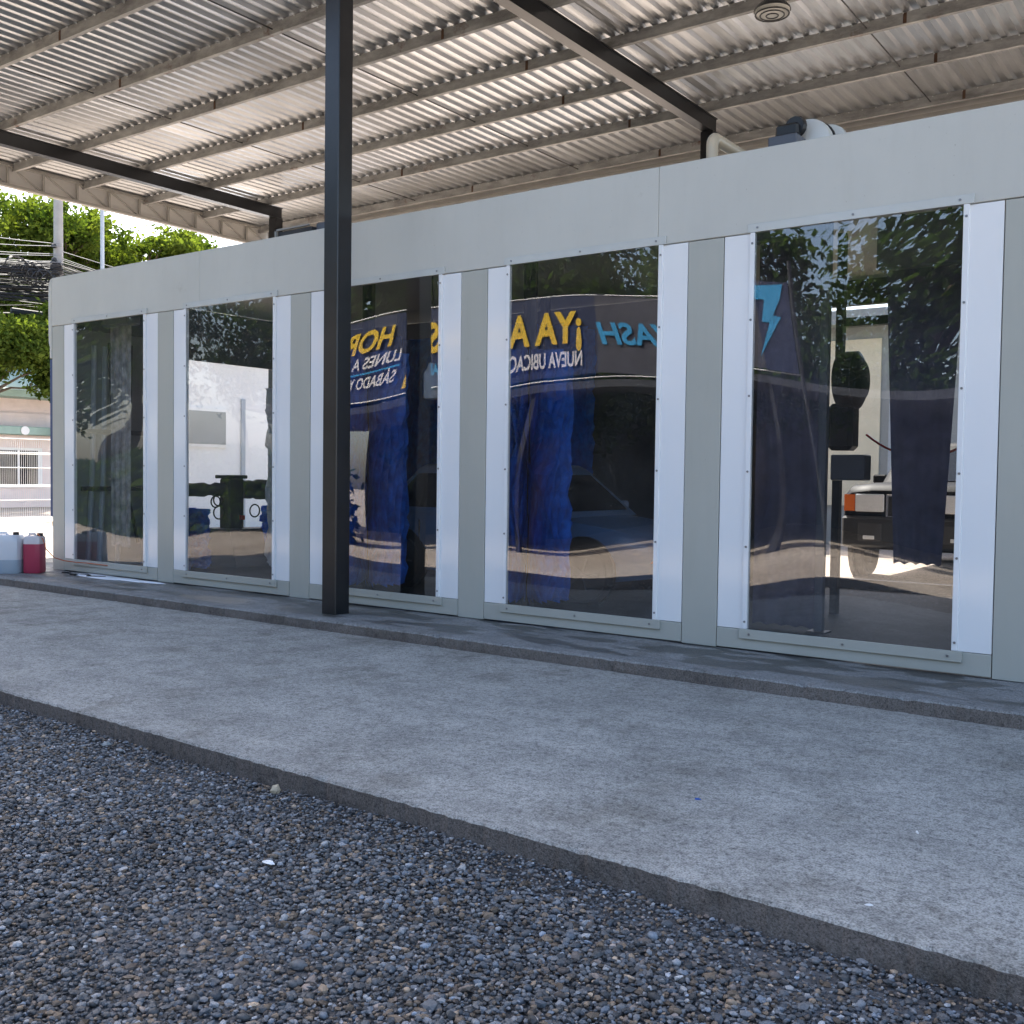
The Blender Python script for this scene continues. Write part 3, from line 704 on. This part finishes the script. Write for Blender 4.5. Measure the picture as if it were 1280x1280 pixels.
sc_ = empty('support_column', (-2.99, 1.25, .006)); tag(sc_, 'slim grey steel column beside the floor length purple cloth', 'column')
MB().box(-.035, .035, -.035, .035, .012, 3.6, bev=.005).build('shaft', 'grey_box', sc_); MB().box(-.08, .08, -.08, .08, 0, .011).build('base_plate', 'dark_steel', sc_)
db = empty('dryer_blower', (-3.22, 2.5, 0)); tag(db, 'black drum dryer on a dark bracket between the purple cloths', 'dryer')
MB().lathe([(.15, -.10), (.25, -.09), (.27, -.03), (.27, .08), (.20, .12)], 26, (.03, 0, 2.22), 0).build('drum', 'black_plastic', db, True)
MB().lathe([(.13, -.01), (.17, 0), (.13, .01)], 20, (.17, 0, 2.22), 0).build('inlet_ring', 'dark_steel', db, True)
MB().box(-.14, .10, -.12, .12, 1.56, 2.0, bev=.04).build('nozzle', 'black_plastic', db)
MB().box(-.10, .22, -.10, .10, 1.28, 1.52, bev=.01).build('motor_box', 'grey_box', db)
MB().box(-.10, -.03, -.04, .04, .006, 1.279).build('stand', 'dark_steel', db); MB().box(-.10, -.03, -.04, .04, 2.4, 3.6).build('stand', 'dark_steel', db)
MB().box(-.02, .62, -.05, .05, 2.72, 2.80).build('bracket_arm', 'dark_steel', db)
rh = MB().tube(sag((-3.1, 2.75, 1.72), (-2.2, 2.75, 1.62), .16, 14), .012, 6).build('red_hose', 'red_lens', None, True); tag(rh, 'thin red hose sagging between the purple cloths', 'hose')
# roller gantry near the entrance
rg = empty('roller_gantry', (-11.5, 2.0, .006)); tag(rg, 'black roller gantry with hoses standing near the tunnel entrance', 'gantry')
MB().box(-.11, .11, -.13, .13, 0, 1.18, bev=.02).build('mast', 'black_plastic', rg); MB().box(-.13, .13, -.19, .17, 1.181, 1.23, bev=.01).build('mast_cap', 'dark_steel', rg)
for y0, y1, rr0 in ((-.95, -.14, .09), (.14, 1.05, .13)):
    pr_ = []; r_ = random.Random(int(y1*10)); 
    for k in range(13): pr_.append((rr0*(1+.18*r_.uniform(-1, 1)), y0+(y1-y0)*k/12))
    MB().lathe(pr_, 14, (0, 0, 1.03), 1).build('roller', 'interior', rg, True)
r_ = random.Random(8)
for k in range(6):
    c_ = Vector((.1, r_.uniform(-.6, .7), r_.uniform(.72, .9))); q = r_.uniform(.07, .14)
    MB().tube([(c_.x, c_.y+q*math.cos(a), c_.z+q*math.sin(a)) for a in [i*2*math.pi/14 for i in range(15)]], .011, 6).build('hose_loop', 'rubber', rg, True)
for x in (-.05, .06): MB().box(x+.10, x+.13, .0, .07, .62, .68).build('valve', 'red_lens', rg)
MB().prism([(-.45, 0), (.45, 0), (.30, .5), (-.30, .5)], 1, -.28, .28).build('base_housing', 'interior', rg)
brush('wash_brush', -11.45, 1.12, .36, .05, .80, 'blue_cloth', 'low blue cloth brush on the window side of the roller gantry', 9)
brush('wash_brush', -11.45, 2.98, .38, .05, .80, 'blue_cloth', 'low blue cloth brush on the far side of the roller gantry', 10)
hb = empty('hanging_bucket', (-6.85, .75, 2.05)); tag(hb, 'grey metal can hanging inside beside the yellow lettering', 'can')
MB().lathe([(.075, 0), (.08, .02), (.08, .26), (.05, .30), (.03, .36)], 16).build('can', 'grey_paint', hb, True)
MB().tube([(0, 0, .36), (0, 0, 1.56)], .008, 6).build('hanger', 'dark_steel', hb)

pb = empty('pipe_manifold', (-12.44, .3, .006)); tag(pb, 'grey pipes and hoses on the panel beside the tunnel entrance', 'pipes')
for y in (.12, .28, .55, .95): MB().tube([(0, y, 0), (.01, y+.06, 1.2), (0, y+.10, 2.9)], .035, 8).build('pipe', 'grey_paint', pb, True)
for y, d in ((.4, .12), (.72, -.10)): MB().tube([(.06, y, 2.95), (.07, y+d*.2, 2.2), (.06, y+d, 1.6), (.06, y+d*.6, 1.0), (.07, y+.1, .3)], .022, 8).build('hose', 'rubber', pb, True)
for z in (1.0, 1.75): MB().box(.036, .07, .0, 1.15, z, z+.06).build('rail', 'dark_steel', pb)
# ================================================================== BY THE TUNNEL'S LEFT END
def jerry(loc, rz, mat, label, sx=.30, sy=.24, h_=.46):
    e = empty('jerry_can', loc, rz); tag(e, label, 'jerry can')
    s = MB(); prof = [(0, .93), (.02, 1), (.36, 1), (.41, .97), (.44, .86)]
    V = []; F = []; n = 24
    for z, k in prof:
        for q in range(n):
            a = 2*math.pi*q/n; c_, s_ = math.cos(a), math.sin(a); p = 5
            rr = (abs(c_)**p+abs(s_)**p)**(-1/p); V.append((c_*rr*sx/2*k, s_*rr*sy/2*k, z*h_/.44))
    for i in range(len(prof)-1):
        for q in range(n): F.append((i*n+q, i*n+(q+1) % n, (i+1)*n+(q+1) % n, (i+1)*n+q))
    F += [tuple(range(n))[::-1], tuple((len(prof)-1)*n+q for q in range(n))]
    s.add(V, F).build('body', mat, e, True)
    MB().lathe([(.035, 0), (.035, .035), (.03, .04)], 14, (sx*.30, 0, h_-.003), 2).build('cap', 'black_plastic', e, True)
    MB().tube([(-sx*.30, 0, h_-.01), (-sx*.26, 0, h_+.025), (sx*.02, 0, h_+.025), (sx*.08, 0, h_-.01)], .016, 8).build('handle', mat, e, True)
    return e
jerry((-12.545, -.62, .0), R_(42), 'can_clear', 'white jerry can with clear liquid standing on the step edge', .42, .30, .47)
jerry((-12.34, -.36, .0), R_(42), 'can_red', 'jerry can filled with red liquid beside the tunnel wall', .22, .26, .455)
hose = MB().tube([(-12.28, -.36, .49), (-12.22, -.32, .42), (-12.15, -.32, .3), (-12.0, -.30, .2), (-11.95, -.2, .16), (-11.85, -.1, .14), (-11.7, -.035, .135), (-11.3, -.03, .13)], .006, 6).build('hose', 'orange_hose', None, True)
tag(hose, 'thin orange hose running from the red jerry can to the tunnel wall', 'hose')
fm = MB(); V = []; nn = 40
rr = random.Random(4)
for k in range(nn):
    a = 2*math.pi*k/nn; q = 1+.28*math.sin(3*a+1)+.15*math.sin(7*a)+.1*rr.uniform(-1, 1)
    V.append((-11.0+.75*q*math.cos(a), -.15+.11*q*math.sin(a), .003))
top = [(-11.0+(p[0]+11.0)*.9, -.15+(p[1]+.15)*.8, .014) for p in V]
fm.add(V+top, [(i, (i+1) % nn, nn+(i+1) % nn, nn+i) for i in range(nn)]+[tuple(range(nn, 2*nn))])
tag(fm.build('foam_puddle', 'foam', None, True), 'white soap foam lying along the foot of the tunnel wall', 'foam')
rope = MB().tube([(-12.0+.08*i+.03*math.sin(i*2.1), -.20+.05*math.sin(i*1.3), .012) for i in range(12)], .011, 6).build('rag', 'rubber', None, True)
tag(rope, 'dark hose scrap lying on the step beside the jerry cans', 'hose')

# ================================================================== SCRAPS
def scrap(name, mat, x, y, z, sx, sy, sz, label, cat, rz=0, seed=0):
    r = random.Random(seed); s = MB(); V = []; n = 9
    for lv, (k, zz) in enumerate(((.75, 0), (1, sz*.4), (.6, sz))):
        for q in range(n):
            a = 2*math.pi*q/n; rq = k*r.uniform(.6, 1.1); V.append((sx*rq*math.cos(a), sy*rq*math.sin(a), zz*r.uniform(.7, 1.2)))
    F = [(i*n+q, i*n+(q+1) % n, (i+1)*n+(q+1) % n, (i+1)*n+q) for i in range(2) for q in range(n)]+[tuple(range(n))[::-1], tuple(2*n+q for q in range(n))]
    tag(s.add(V, F).build(name, mat, None, False, (x, y, z), rz), label, cat)
scrap('plastic_scrap', 'blue_scrap', -1.93, -3.23, -.089, .016, .007, .006, 'tiny blue plastic scrap on the concrete pavement', 'scrap', .3, 1)
scrap('paint_chip', 'white_scrap', -1.0, -3.89, -.089, .018, .010, .003, 'small white paint chip on the concrete near the gravel kerb', 'scrap', .5, 2)
scrap('cigarette_butt', 'white_scrap', -1.06, -3.08, -.089, .014, .004, .008, 'white cigarette butt lying on the concrete pavement', 'scrap', 2.2, 3)
scrap('paper_scrap', 'white_scrap', -3.0, -4.68, -.183, .035, .013, .012, 'crumpled white paper scrap lying in the gravel', 'scrap', .1, 4)
scrap('pale_stone', 'cardboard', -3.66, -4.07, -.19, .03, .022, .035, 'pale pinkish stone against the pavement kerb', 'stone', .4, 5)
scrap('grey_stone', 'grey_wall', -5.0, -4.08, -.19, .03, .02, .02, 'flat grey stone in the gravel beside the kerb', 'stone', .9, 6)

# ================================================================== LEFT BACKGROUND
def tree(name, loc, blobs, nleaf, lsize, leaf, label, seed, trunk_r=.22, grp=None):
    e = empty(name, loc); r = np.random.default_rng(seed); rr = random.Random(seed)
    tk = MB(); top = Vector(blobs[0][0]); base = Vector((0, 0, -.25)); fork = Vector((top.x*.35, top.y*.35, max(1.6, (top.z-blobs[0][1][2])*.8)))
    tk.tube([base, base.lerp(fork, .5)+Vector((.08, .05, 0)), fork], [trunk_r*1.25, trunk_r, trunk_r*.8], 9)
    for c_, s_ in blobs:
        c_ = Vector(c_); mid = fork.lerp(c_, .5)+Vector((rr.uniform(-.3, .3), rr.uniform(-.3, .3), .2))
        tk.tube([fork, mid, c_], [trunk_r*.6, trunk_r*.35, trunk_r*.12], 6)
        for _ in range(4):
            q = c_+Vector((rr.uniform(-.7, .7)*s_[0], rr.uniform(-.7, .7)*s_[1], rr.uniform(-.5, .7)*s_[2])); tk.tube([mid.lerp(c_, .5), q], [trunk_r*.2, trunk_r*.06], 5)
    tk.build('trunk', 'bark', e, True)
    vol = np.array([s_[0]*s_[1]*s_[2] for _, s_ in blobs]); vol = vol/vol.sum(); P = []; T_ = []
    for (c_, s_), vv in zip(blobs, vol):
        nc = max(10, int(150*vv*len(blobs)**.5)); k = int(nleaf*vv)
        d = r.normal(size=(nc, 3)); d /= np.linalg.norm(d, axis=1)[:, None]; cc = np.array(c_)+d*(r.random((nc, 1))**.42)*np.array(s_)
        tone = r.random(nc); ci = r.integers(0, nc, k)
        P.append(cc[ci]+r.normal(0, .17, (k, 3))*np.mean(s_)*np.array([1, 1, .6])); T_.append((tone[ci]*.7+r.random(k)*.3))
    P = np.concatenate(P); T_ = np.concatenate(T_); n = len(P)
    u = r.normal(size=(n, 3)); u /= np.linalg.norm(u, axis=1)[:, None]; v_ = np.cross(u, r.normal(size=(n, 3))); v_ /= np.linalg.norm(v_, axis=1)[:, None]
    L = lsize*r.uniform(.6, 1.3, (n, 1)); u = u*L; v_ = v_*L*.5
    V = np.stack([P-u, P+v_, P+u, P-v_], 1).reshape(-1, 3)
    me = bpy.data.meshes.new('crown'); me.vertices.add(4*n); me.vertices.foreach_set('co', V.ravel().astype(np.float32))
    me.loops.add(4*n); me.loops.foreach_set('vertex_index', np.arange(4*n, dtype=np.int32)); me.polygons.add(n); me.polygons.foreach_set('loop_start', np.arange(0, 4*n, 4, dtype=np.int32))
    me.update(calc_edges=True); a = me.attributes.new('tint', 'FLOAT', 'POINT'); a.data.foreach_set('value', np.repeat(T_, 4).astype(np.float32)); me.materials.append(MATS[leaf])
    o = bpy.data.objects.new('crown', me); COL.objects.link(o); o.parent = e
    tag(e, label, 'tree', grp); return e
TL = 'trees behind the fence'
def crown(seed, spans, zlo, zhi, n, rad):
    q = random.Random(seed); out = []
    for k in range(n):
        y = q.uniform(*spans); z = q.uniform(zlo, zhi)*(1-.10*abs(y-(spans[0]+spans[1])/2)/((spans[1]-spans[0])/2)); r_ = q.uniform(*rad)
        out.append(((q.uniform(-1.5, 1.5), y, z), (r_*1.2, r_, r_*q.uniform(.6, .9))))
    return out
tree('street_tree', (-44, 17.0, 0), [((0, -.5, 9.6), (2.4, 2.2, 2.2))]+crown(3, (-4.4, 2.4), 6.0, 12.8, 26, (1.1, 1.9)), 70000, .125, 'leaf_light', 'tall sunlit leafy tree behind the concrete utility pole', 11, .3)
tree('street_tree', (-45, 23.0, 0), [((0, .2, 10.0), (2.2, 2.0, 1.8))]+crown(5, (-4.8, 5.2), 8.4, 13.3, 32, (1.1, 1.8)), 75000, .125, 'leaf_light', 'broad leafy tree beyond the slim steel pole', 12, .3)
tree('street_tree', (-35.5, 10.1, 0), [((0, 2.0, 5.6), (1.3, 1.6, 1.0)), ((0, 3.0, 4.9), (1.0, .8, .8)), ((0, .6, 5.0), (1, 1, .8)), ((.3, 3.4, 6.4), (1, .9, .8)), ((.2, 2.9, 4.1), (.7, .6, .6))], 12000, .10, 'leaf_light', 'small leafy tree overhanging the pink house', 13, .12)
tree('street_tree', (-52, 14.0, 0), [((0, 0, 8), (3.5, 3.5, 3)), ((0, -3, 6), (3, 3, 2.5))], 6000, .28, 'leaf_dark', 'dark tree far behind the cables at the picture edge', 14, .3)
up = empty('utility_pole', (-36.6, 14.2, -.2)); tag(up, 'round concrete utility pole carrying tangled black cables', 'pole')
MB().lathe([(.21, 0), (.15, 14)], 16).build('shaft', 'concrete_pole', up, True)
for z in (9.7, 9.2, 8.7): MB().lathe([(.05, -.08), (.09, -.04), (.09, .04), (.05, .08)], 10, (.12, -.24, z), 2).build('insulator', 'black_plastic', up, True)
MB().box(.10, .20, -1.9, -.5, 7.05, 7.22, bev=.03).build('splice_closure', 'black_plastic', up)
for z in (8.0, 8.3): MB().lathe([(.185, -.03), (.19, .03)], 14, (0, 0, z), 2).build('band', 'chrome', up)
sp_ = empty('street_lamp', (-36.2, 15.75, -.2)); tag(sp_, 'slim pale steel lamp post beside the leafy trees', 'lamp post')
MB().lathe([(.085, 0), (.07, 12.2)], 12).build('shaft', 'grey_paint', sp_, True)
MB().tube([(0, 0, 12.2), (.2, 0, 12.7), (1.2, 0, 12.9)], .04, 8).build('arm', 'grey_paint', sp_, True)
MB().box(1.1, 1.7, -.1, .1, 12.86, 12.98, bev=.03).build('lamp_head', 'grey_paint', sp_)
rr = random.Random(21); cbl = MB()
for k in range(90):
    z = rr.triangular(6.4, 9.3, 8.2); zz = rr.uniform(7.3, 8.9) if rr.random() < .75 else z
    x = -36.4+rr.uniform(-.1, .25); y0 = -2
    cbl.tube(sag((x+rr.uniform(-.6, .6), y0, z+rr.uniform(-.8, .8)), (x, 14.1+rr.uniform(-.2, .2), zz), rr.uniform(.1, .8), 12), rr.choice((.010, .014, .02, .03)), 4)
    if k % 2: cbl.tube(sag((x, 14.1, zz), (x+rr.uniform(-.6, .6), 34, z+rr.uniform(-.9, .6)), rr.uniform(.2, .9), 12), rr.choice((.010, .014, .02)), 4)
for k in range(26):
    c_ = (-36.25+rr.uniform(-.1, .1), 12.75+rr.uniform(-.5, .9), 8.35+rr.uniform(-.25, .15)); q = rr.uniform(.25, .42)
    cbl.tube([(c_[0]+.05*math.sin(3*a), c_[1]+q*1.1*math.cos(a), c_[2]+q*.9*math.sin(a)) for a in [i*2*math.pi/14 for i in range(15)]], rr.uniform(.012, .028), 4)
tag(cbl.build('overhead_cables', 'cable'), 'tangle of black overhead cables and coils around the utility pole', 'cables', kind='stuff')
cb2 = MB()
for k in range(9):
    cb2.tube(sag((-36.1, -2, rr.uniform(8, 10)), (-36.3, 14.2, rr.uniform(8.2, 9.8)), .5, 10), .012, 4); cb2.tube(sag((-36.3, 14.2, rr.uniform(8.2, 9.6)), (-36.1, 34, rr.uniform(8, 10)), .7, 10), .012, 4)
tag(cb2.build('overhead_wires', 'cable_grey'), 'pale overhead wires strung past the utility pole', 'cables', kind='stuff')
# fence of welded mesh
PN = 2.5
for i in range(4):
    y0 = 4.0+i*PN; f = empty('mesh_fence', (-28, y0, -.2)); tag(f, 'white welded mesh fence panel in front of the pink house', 'fence', 'white mesh fence panels')
    MB().box(-.03, .03, -.03, .03, 0, 2.45).build('post', 'fence_white', f)
    s = MB(); y = .05
    while y < PN-.04:
        s.tube([(.02, y, .05), (.02, y, 2.36)], .0055, 4); y += .055
    for z in (.08, .12, .60, .98, 1.02, 1.5, 1.88, 1.92, 2.30): s.tube([(.03, .035, z), (.03, PN-.035, z)], .011, 4)
    s.build('wire_mesh', 'fence_white', f)['kind'] = 'stuff'
# pink house behind the fence
hp = empty('pink_house', (-38, 9, -.2)); tag(hp, 'pink house with green eaves behind the white mesh fence', 'house')
MB().box(-6, 0, -9, 12, 0, 3.55).build('wall', 'pink_wall', hp)
MB().box(-6, .9, -9.3, 12.3, 2.72, 3.02, bev=.02).build('awning_fascia', 'green_paint', hp)
MB().prism([(-7, 4.1), (1.0, 4.1), (1.0, 4.35), (-3, 5.6), (-7, 5.6)], 1, -9.6, 12.6).build('roof', 'green_paint', hp)
MB().box(-6, -.2, -8.9, 11.9, 3.55, 4.1).build('gable_wall', 'pink_wall', hp)
for y in (-6.5, -3.4, .6, 3.6, 6.8):
    wn = MB().box(.0, .06, y-.1, y+1.7, .75, 2.25).build('window', 'white_wall', hp)
    for k in range(2): MB().box(.061, .07, y+.02+.8*k, y+.72+.8*k, .85, 2.15).build('pane', 'car_glass', wn)
MB().lathe([(.16, -.02), (.16, .02)], 18, (.93, 4.15, 2.87), 0).build('roundel', 'white_wall', hp)
scrap('sand_heap', 'cardboard', -25.5, 8.2, -.22, 1.0, .8, .35, 'low heap of pale sand at the foot of the mesh fence', 'sand heap', 0, 9)

# ================================================================== THE YARD FACING THE TUNNEL (seen mirrored in the panes)
bn = empty('hanging_banner', (-11, -9.0, 0)); tag(bn, 'long navy banner with yellow and white lettering strung across the yard', 'banner')
def cloth(x0, x1, z0, z1, mat, name, y=0):
    V = []; F = []; nx = 40
    for k in range(nx+1):
        u = k/nx; x = x0+(x1-x0)*u; d = .02*math.sin(u*31)+.015*math.sin(u*13+1); s_ = .06*math.sin(math.pi*u)
        V += [(x, y+d*.3-.014, z0-s_), (x, y+d*.3-.014, z1-s_), (x, y+d*.3-.018, z1-s_), (x, y+d*.3-.018, z0-s_)]
    for k in range(nx):
        q = 4*k
        for a, c_ in ((0, 1), (1, 2), (2, 3), (3, 0)): F.append((q+a, q+c_, q+4+c_, q+4+a))
    return MB().add(V, F).build(name, mat, bn, True)
cloth(-7, .85, 3.0, 4.55, 'banner_navy', 'banner_cloth'); cloth(.853, 4.2, 3.0, 4.55, 'banner_grey', 'banner_cloth')
def text(body, x, z, size, mat, bold=.012, shear=0, wscale=1.0, space=1.0):
    cu_ = bpy.data.curves.new('lettering', 'FONT'); cu_.body = body; cu_.size = size; cu_.offset = bold; cu_.extrude = .002; cu_.shear = shear; cu_.space_character = space
    cu_.materials.append(MATS[mat]); tmp = bpy.data.objects.new('tmp', cu_); COL.objects.link(tmp)
    dg = bpy.context.evaluated_depsgraph_get(); me = bpy.data.meshes.new_from_object(tmp.evaluated_get(dg)); bpy.data.objects.remove(tmp)
    o = bpy.data.objects.new('lettering', me); COL.objects.link(o); o.parent = bn
    o.location = (x+11, .012, z); o.rotation_euler = (R_(90), 0, R_(180)); o.scale = (wscale/max(v.co.x for v in me.vertices), 1, 1); return o
text('WASH', -7.95, 3.55, .60, 'cyan_print', .016, .25, 2.2)
text('¡YA ABRIMOS!', -10.45, 3.62, .82, 'yellow_print', .028, 0, 4.1)
text('NUEVA UBICACIÓN', -10.45, 3.16, .40, 'white_print', .009, .05, 2.0)
text('ADA', -14.1, 3.16, .30, 'cyan_print', .008, 0, .50)
text('HORARIOS', -15.25, 3.90, .54, 'yellow_print', .016, 0, 2.0)
text('LUNES A VIERNES', -15.02, 3.58, .30, 'white_print', .006, 0, 1.75)
text('SÁBADO Y DOMINGO', -15.02, 3.20, .30, 'white_print', .006, 0, 1.8)
MB().box(-3.84, -3.78, .010, .014, 3.02, 4.35).build('divider_line', 'yellow_print', bn)
MB().box(-6.3, -4.0, .010, .014, 3.47, 3.50).build('divider_line', 'cyan_print', bn)
# lightning shaped T emblem
MB().prism([(4.85, 4.58), (3.95, 4.50), (4.05, 4.26), (4.42, 4.28), (4.28, 3.86), (4.46, 3.86), (4.12, 3.20), (4.74, 3.98), (4.56, 4.0), (4.76, 4.30)], 1, .02, .024).build('emblem', 'cyan_print', bn)
MB().box(4.203, 4.95, -.018, .012, 2.98, 4.62).build('banner_cloth', 'banner_navy', bn)
for zz in (2.97, 4.58): MB().tube(sag((-7.1, -.016, zz), (5.0, -.016, zz), .06, 14), .012, 6).build('rope', 'white_wall', bn)
for x in (-7.1, 5.0): MB().tube([(x, -.02, -.22), (x, -.02, 5.0)], .04, 10).build('pole', 'dark_steel', bn)
YT = 'trees behind the yard'
for i, (x, y, hh, lab) in enumerate(((-9.5, -14, 8, 'dark leafy tree behind the banner end with the blue letters'), (-14.0, -13.5, 7.5, 'dark leafy tree behind the middle of the banner'), (-1.5, -19, 10, 'tall dark tree behind the right end of the carport'), (-18.2, -17, 8, 'dark leafy tree beyond the carport end'), (-6.2, -19.5, 10.5, 'tall dark tree behind the carport roof'), (-22.5, -13.5, 11, 'tall dark tree added to block mirrored sky behind the low hedge'), (-28.5, -11.5, 12, 'broad dark tree added to block mirrored sky beyond the low hedge'), (-34.5, -9.5, 12, 'dark tree added to block mirrored sky at the street end of the yard'), (-25, -20, 13, 'tallest dark tree added to block mirrored sky far behind the low hedge'), (-16, -18.5, 11, 'tall dark tree behind the carport end'))):  # far-left trees are added to keep sky out of the pane reflections
    tree('yard_tree', (x, y, -.215), [((0, 0, hh*.62), (2.6, 2, hh*.28)), ((-1.6, .3, hh*.42), (2, 1.6, hh*.2)), ((1.6, .2, hh*.45), (2, 1.6, hh*.2)), ((.2, .4, hh*.85), (1.8, 1.6, hh*.16))], 15000, .12, 'leaf_dark', lab, 30+i, .2)

cp = empty('backdrop', (-8, -10.4, -.215)); tag(cp, 'added low dark roofed carport in deep shade behind the long banner', 'backdrop')  # invented structure; its shade keeps the mirrored area under the banner dark
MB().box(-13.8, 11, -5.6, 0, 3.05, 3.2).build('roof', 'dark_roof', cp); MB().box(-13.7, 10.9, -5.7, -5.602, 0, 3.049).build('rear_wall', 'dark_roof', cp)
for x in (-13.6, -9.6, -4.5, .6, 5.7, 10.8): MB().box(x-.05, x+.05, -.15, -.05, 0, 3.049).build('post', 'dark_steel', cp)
# ================================================================== BEHIND THE TUNNEL
tk = car('parked_pickup', 'black_car_paint', L=4.9, Wd=1.85, H=1.85, kind='truck'); tk.scale = (1.14,)*3; tk.location = (-4.08, 11.0, -.215); tk.rotation_euler.z = R_(-90)
tag(tk, 'black pickup truck with amber indicators standing behind the tunnel', 'pickup')
nb = empty('grey_shed', (-5.5, 16, -.215)); tag(nb, 'grey shed with cream wall panels behind the black pickup', 'shed')
MB().box(-6.5, 8, 0, 2, 0, 4.9).build('wall', 'grey_wall', nb); MB().box(-6.8, 8.3, -.5, 2.2, 4.902, 5.2).build('roof', 'grey_wall', nb)
for x in (-5.6, -2.9, .4, 3.2): MB().box(x, x+1.5, -.04, -.001, .9, 4.6).build('panel', 'cream_wall', nb)
for x in (-4.0, -1.2, 2.0): MB().box(x, x+.10, -.06, -.001, .05, 4.88).build('pilaster', 'grey_paint', nb)
wh = empty('white_house', (-22, 10.5, -.215)); tag(wh, 'white house wall seen through the tunnel entrance', 'house')
MB().box(-1.8, 0, -1.75, 5, 0, 4.5).build('wall', 'white_wall', wh); MB().box(-1.9, .2, -1.85, 5.1, 4.502, 4.65).build('roof_slab', 'white_wall', wh)
for y in (-.9, 2.2):
    o = MB().box(.001, .05, y-.7, y+.7, 2.1, 3.1).build('window', 'white_wall', wh); MB().box(.051, .06, y-.62, y+.62, 2.18, 3.02).build('pane', 'grey_wall', o)
MB().box(.001, .04, .25, .38, 0, 3.4).build('drain_pipe', 'grey_paint', wh)

r = np.random.default_rng(5)
def screenhedge(x0, x1, y, h_, n, label):
    P = np.stack([r.uniform(x0, x1, n), y+r.normal(0, .28, n), -.2+h_*r.random(n)**.8*(1+.15*np.sin(r.uniform(0, 6, n)))], 1)
    u = r.normal(size=(n, 3)); u /= np.linalg.norm(u, axis=1)[:, None]; v_ = np.cross(u, r.normal(size=(n, 3))); v_ /= np.linalg.norm(v_, axis=1)[:, None]
    V = np.stack([P-u*.12, P+v_*.07, P+u*.12, P-v_*.07], 1).reshape(-1, 3)
    me = bpy.data.meshes.new('screenhedge'); me.vertices.add(4*n); me.vertices.foreach_set('co', V.ravel().astype(np.float32)); me.loops.add(4*n); me.loops.foreach_set('vertex_index', np.arange(4*n, dtype=np.int32))
    me.polygons.add(n); me.polygons.foreach_set('loop_start', np.arange(0, 4*n, 4, dtype=np.int32)); me.update(calc_edges=True)
    a = me.attributes.new('tint', 'FLOAT', 'POINT'); a.data.foreach_set('value', np.repeat(r.random(n), 4).astype(np.float32)); me.materials.append(MATS['leaf_dark'])
    o = bpy.data.objects.new('screenhedge', me); COL.objects.link(o); tag(o, label, 'screenhedge', kind='stuff')
screenhedge(-30, -16.2, -9.2, 1.7, 22000, 'added low dark green hedge growing along the yard beside the carport')  # put in to hide the bright far ground from the window reflections
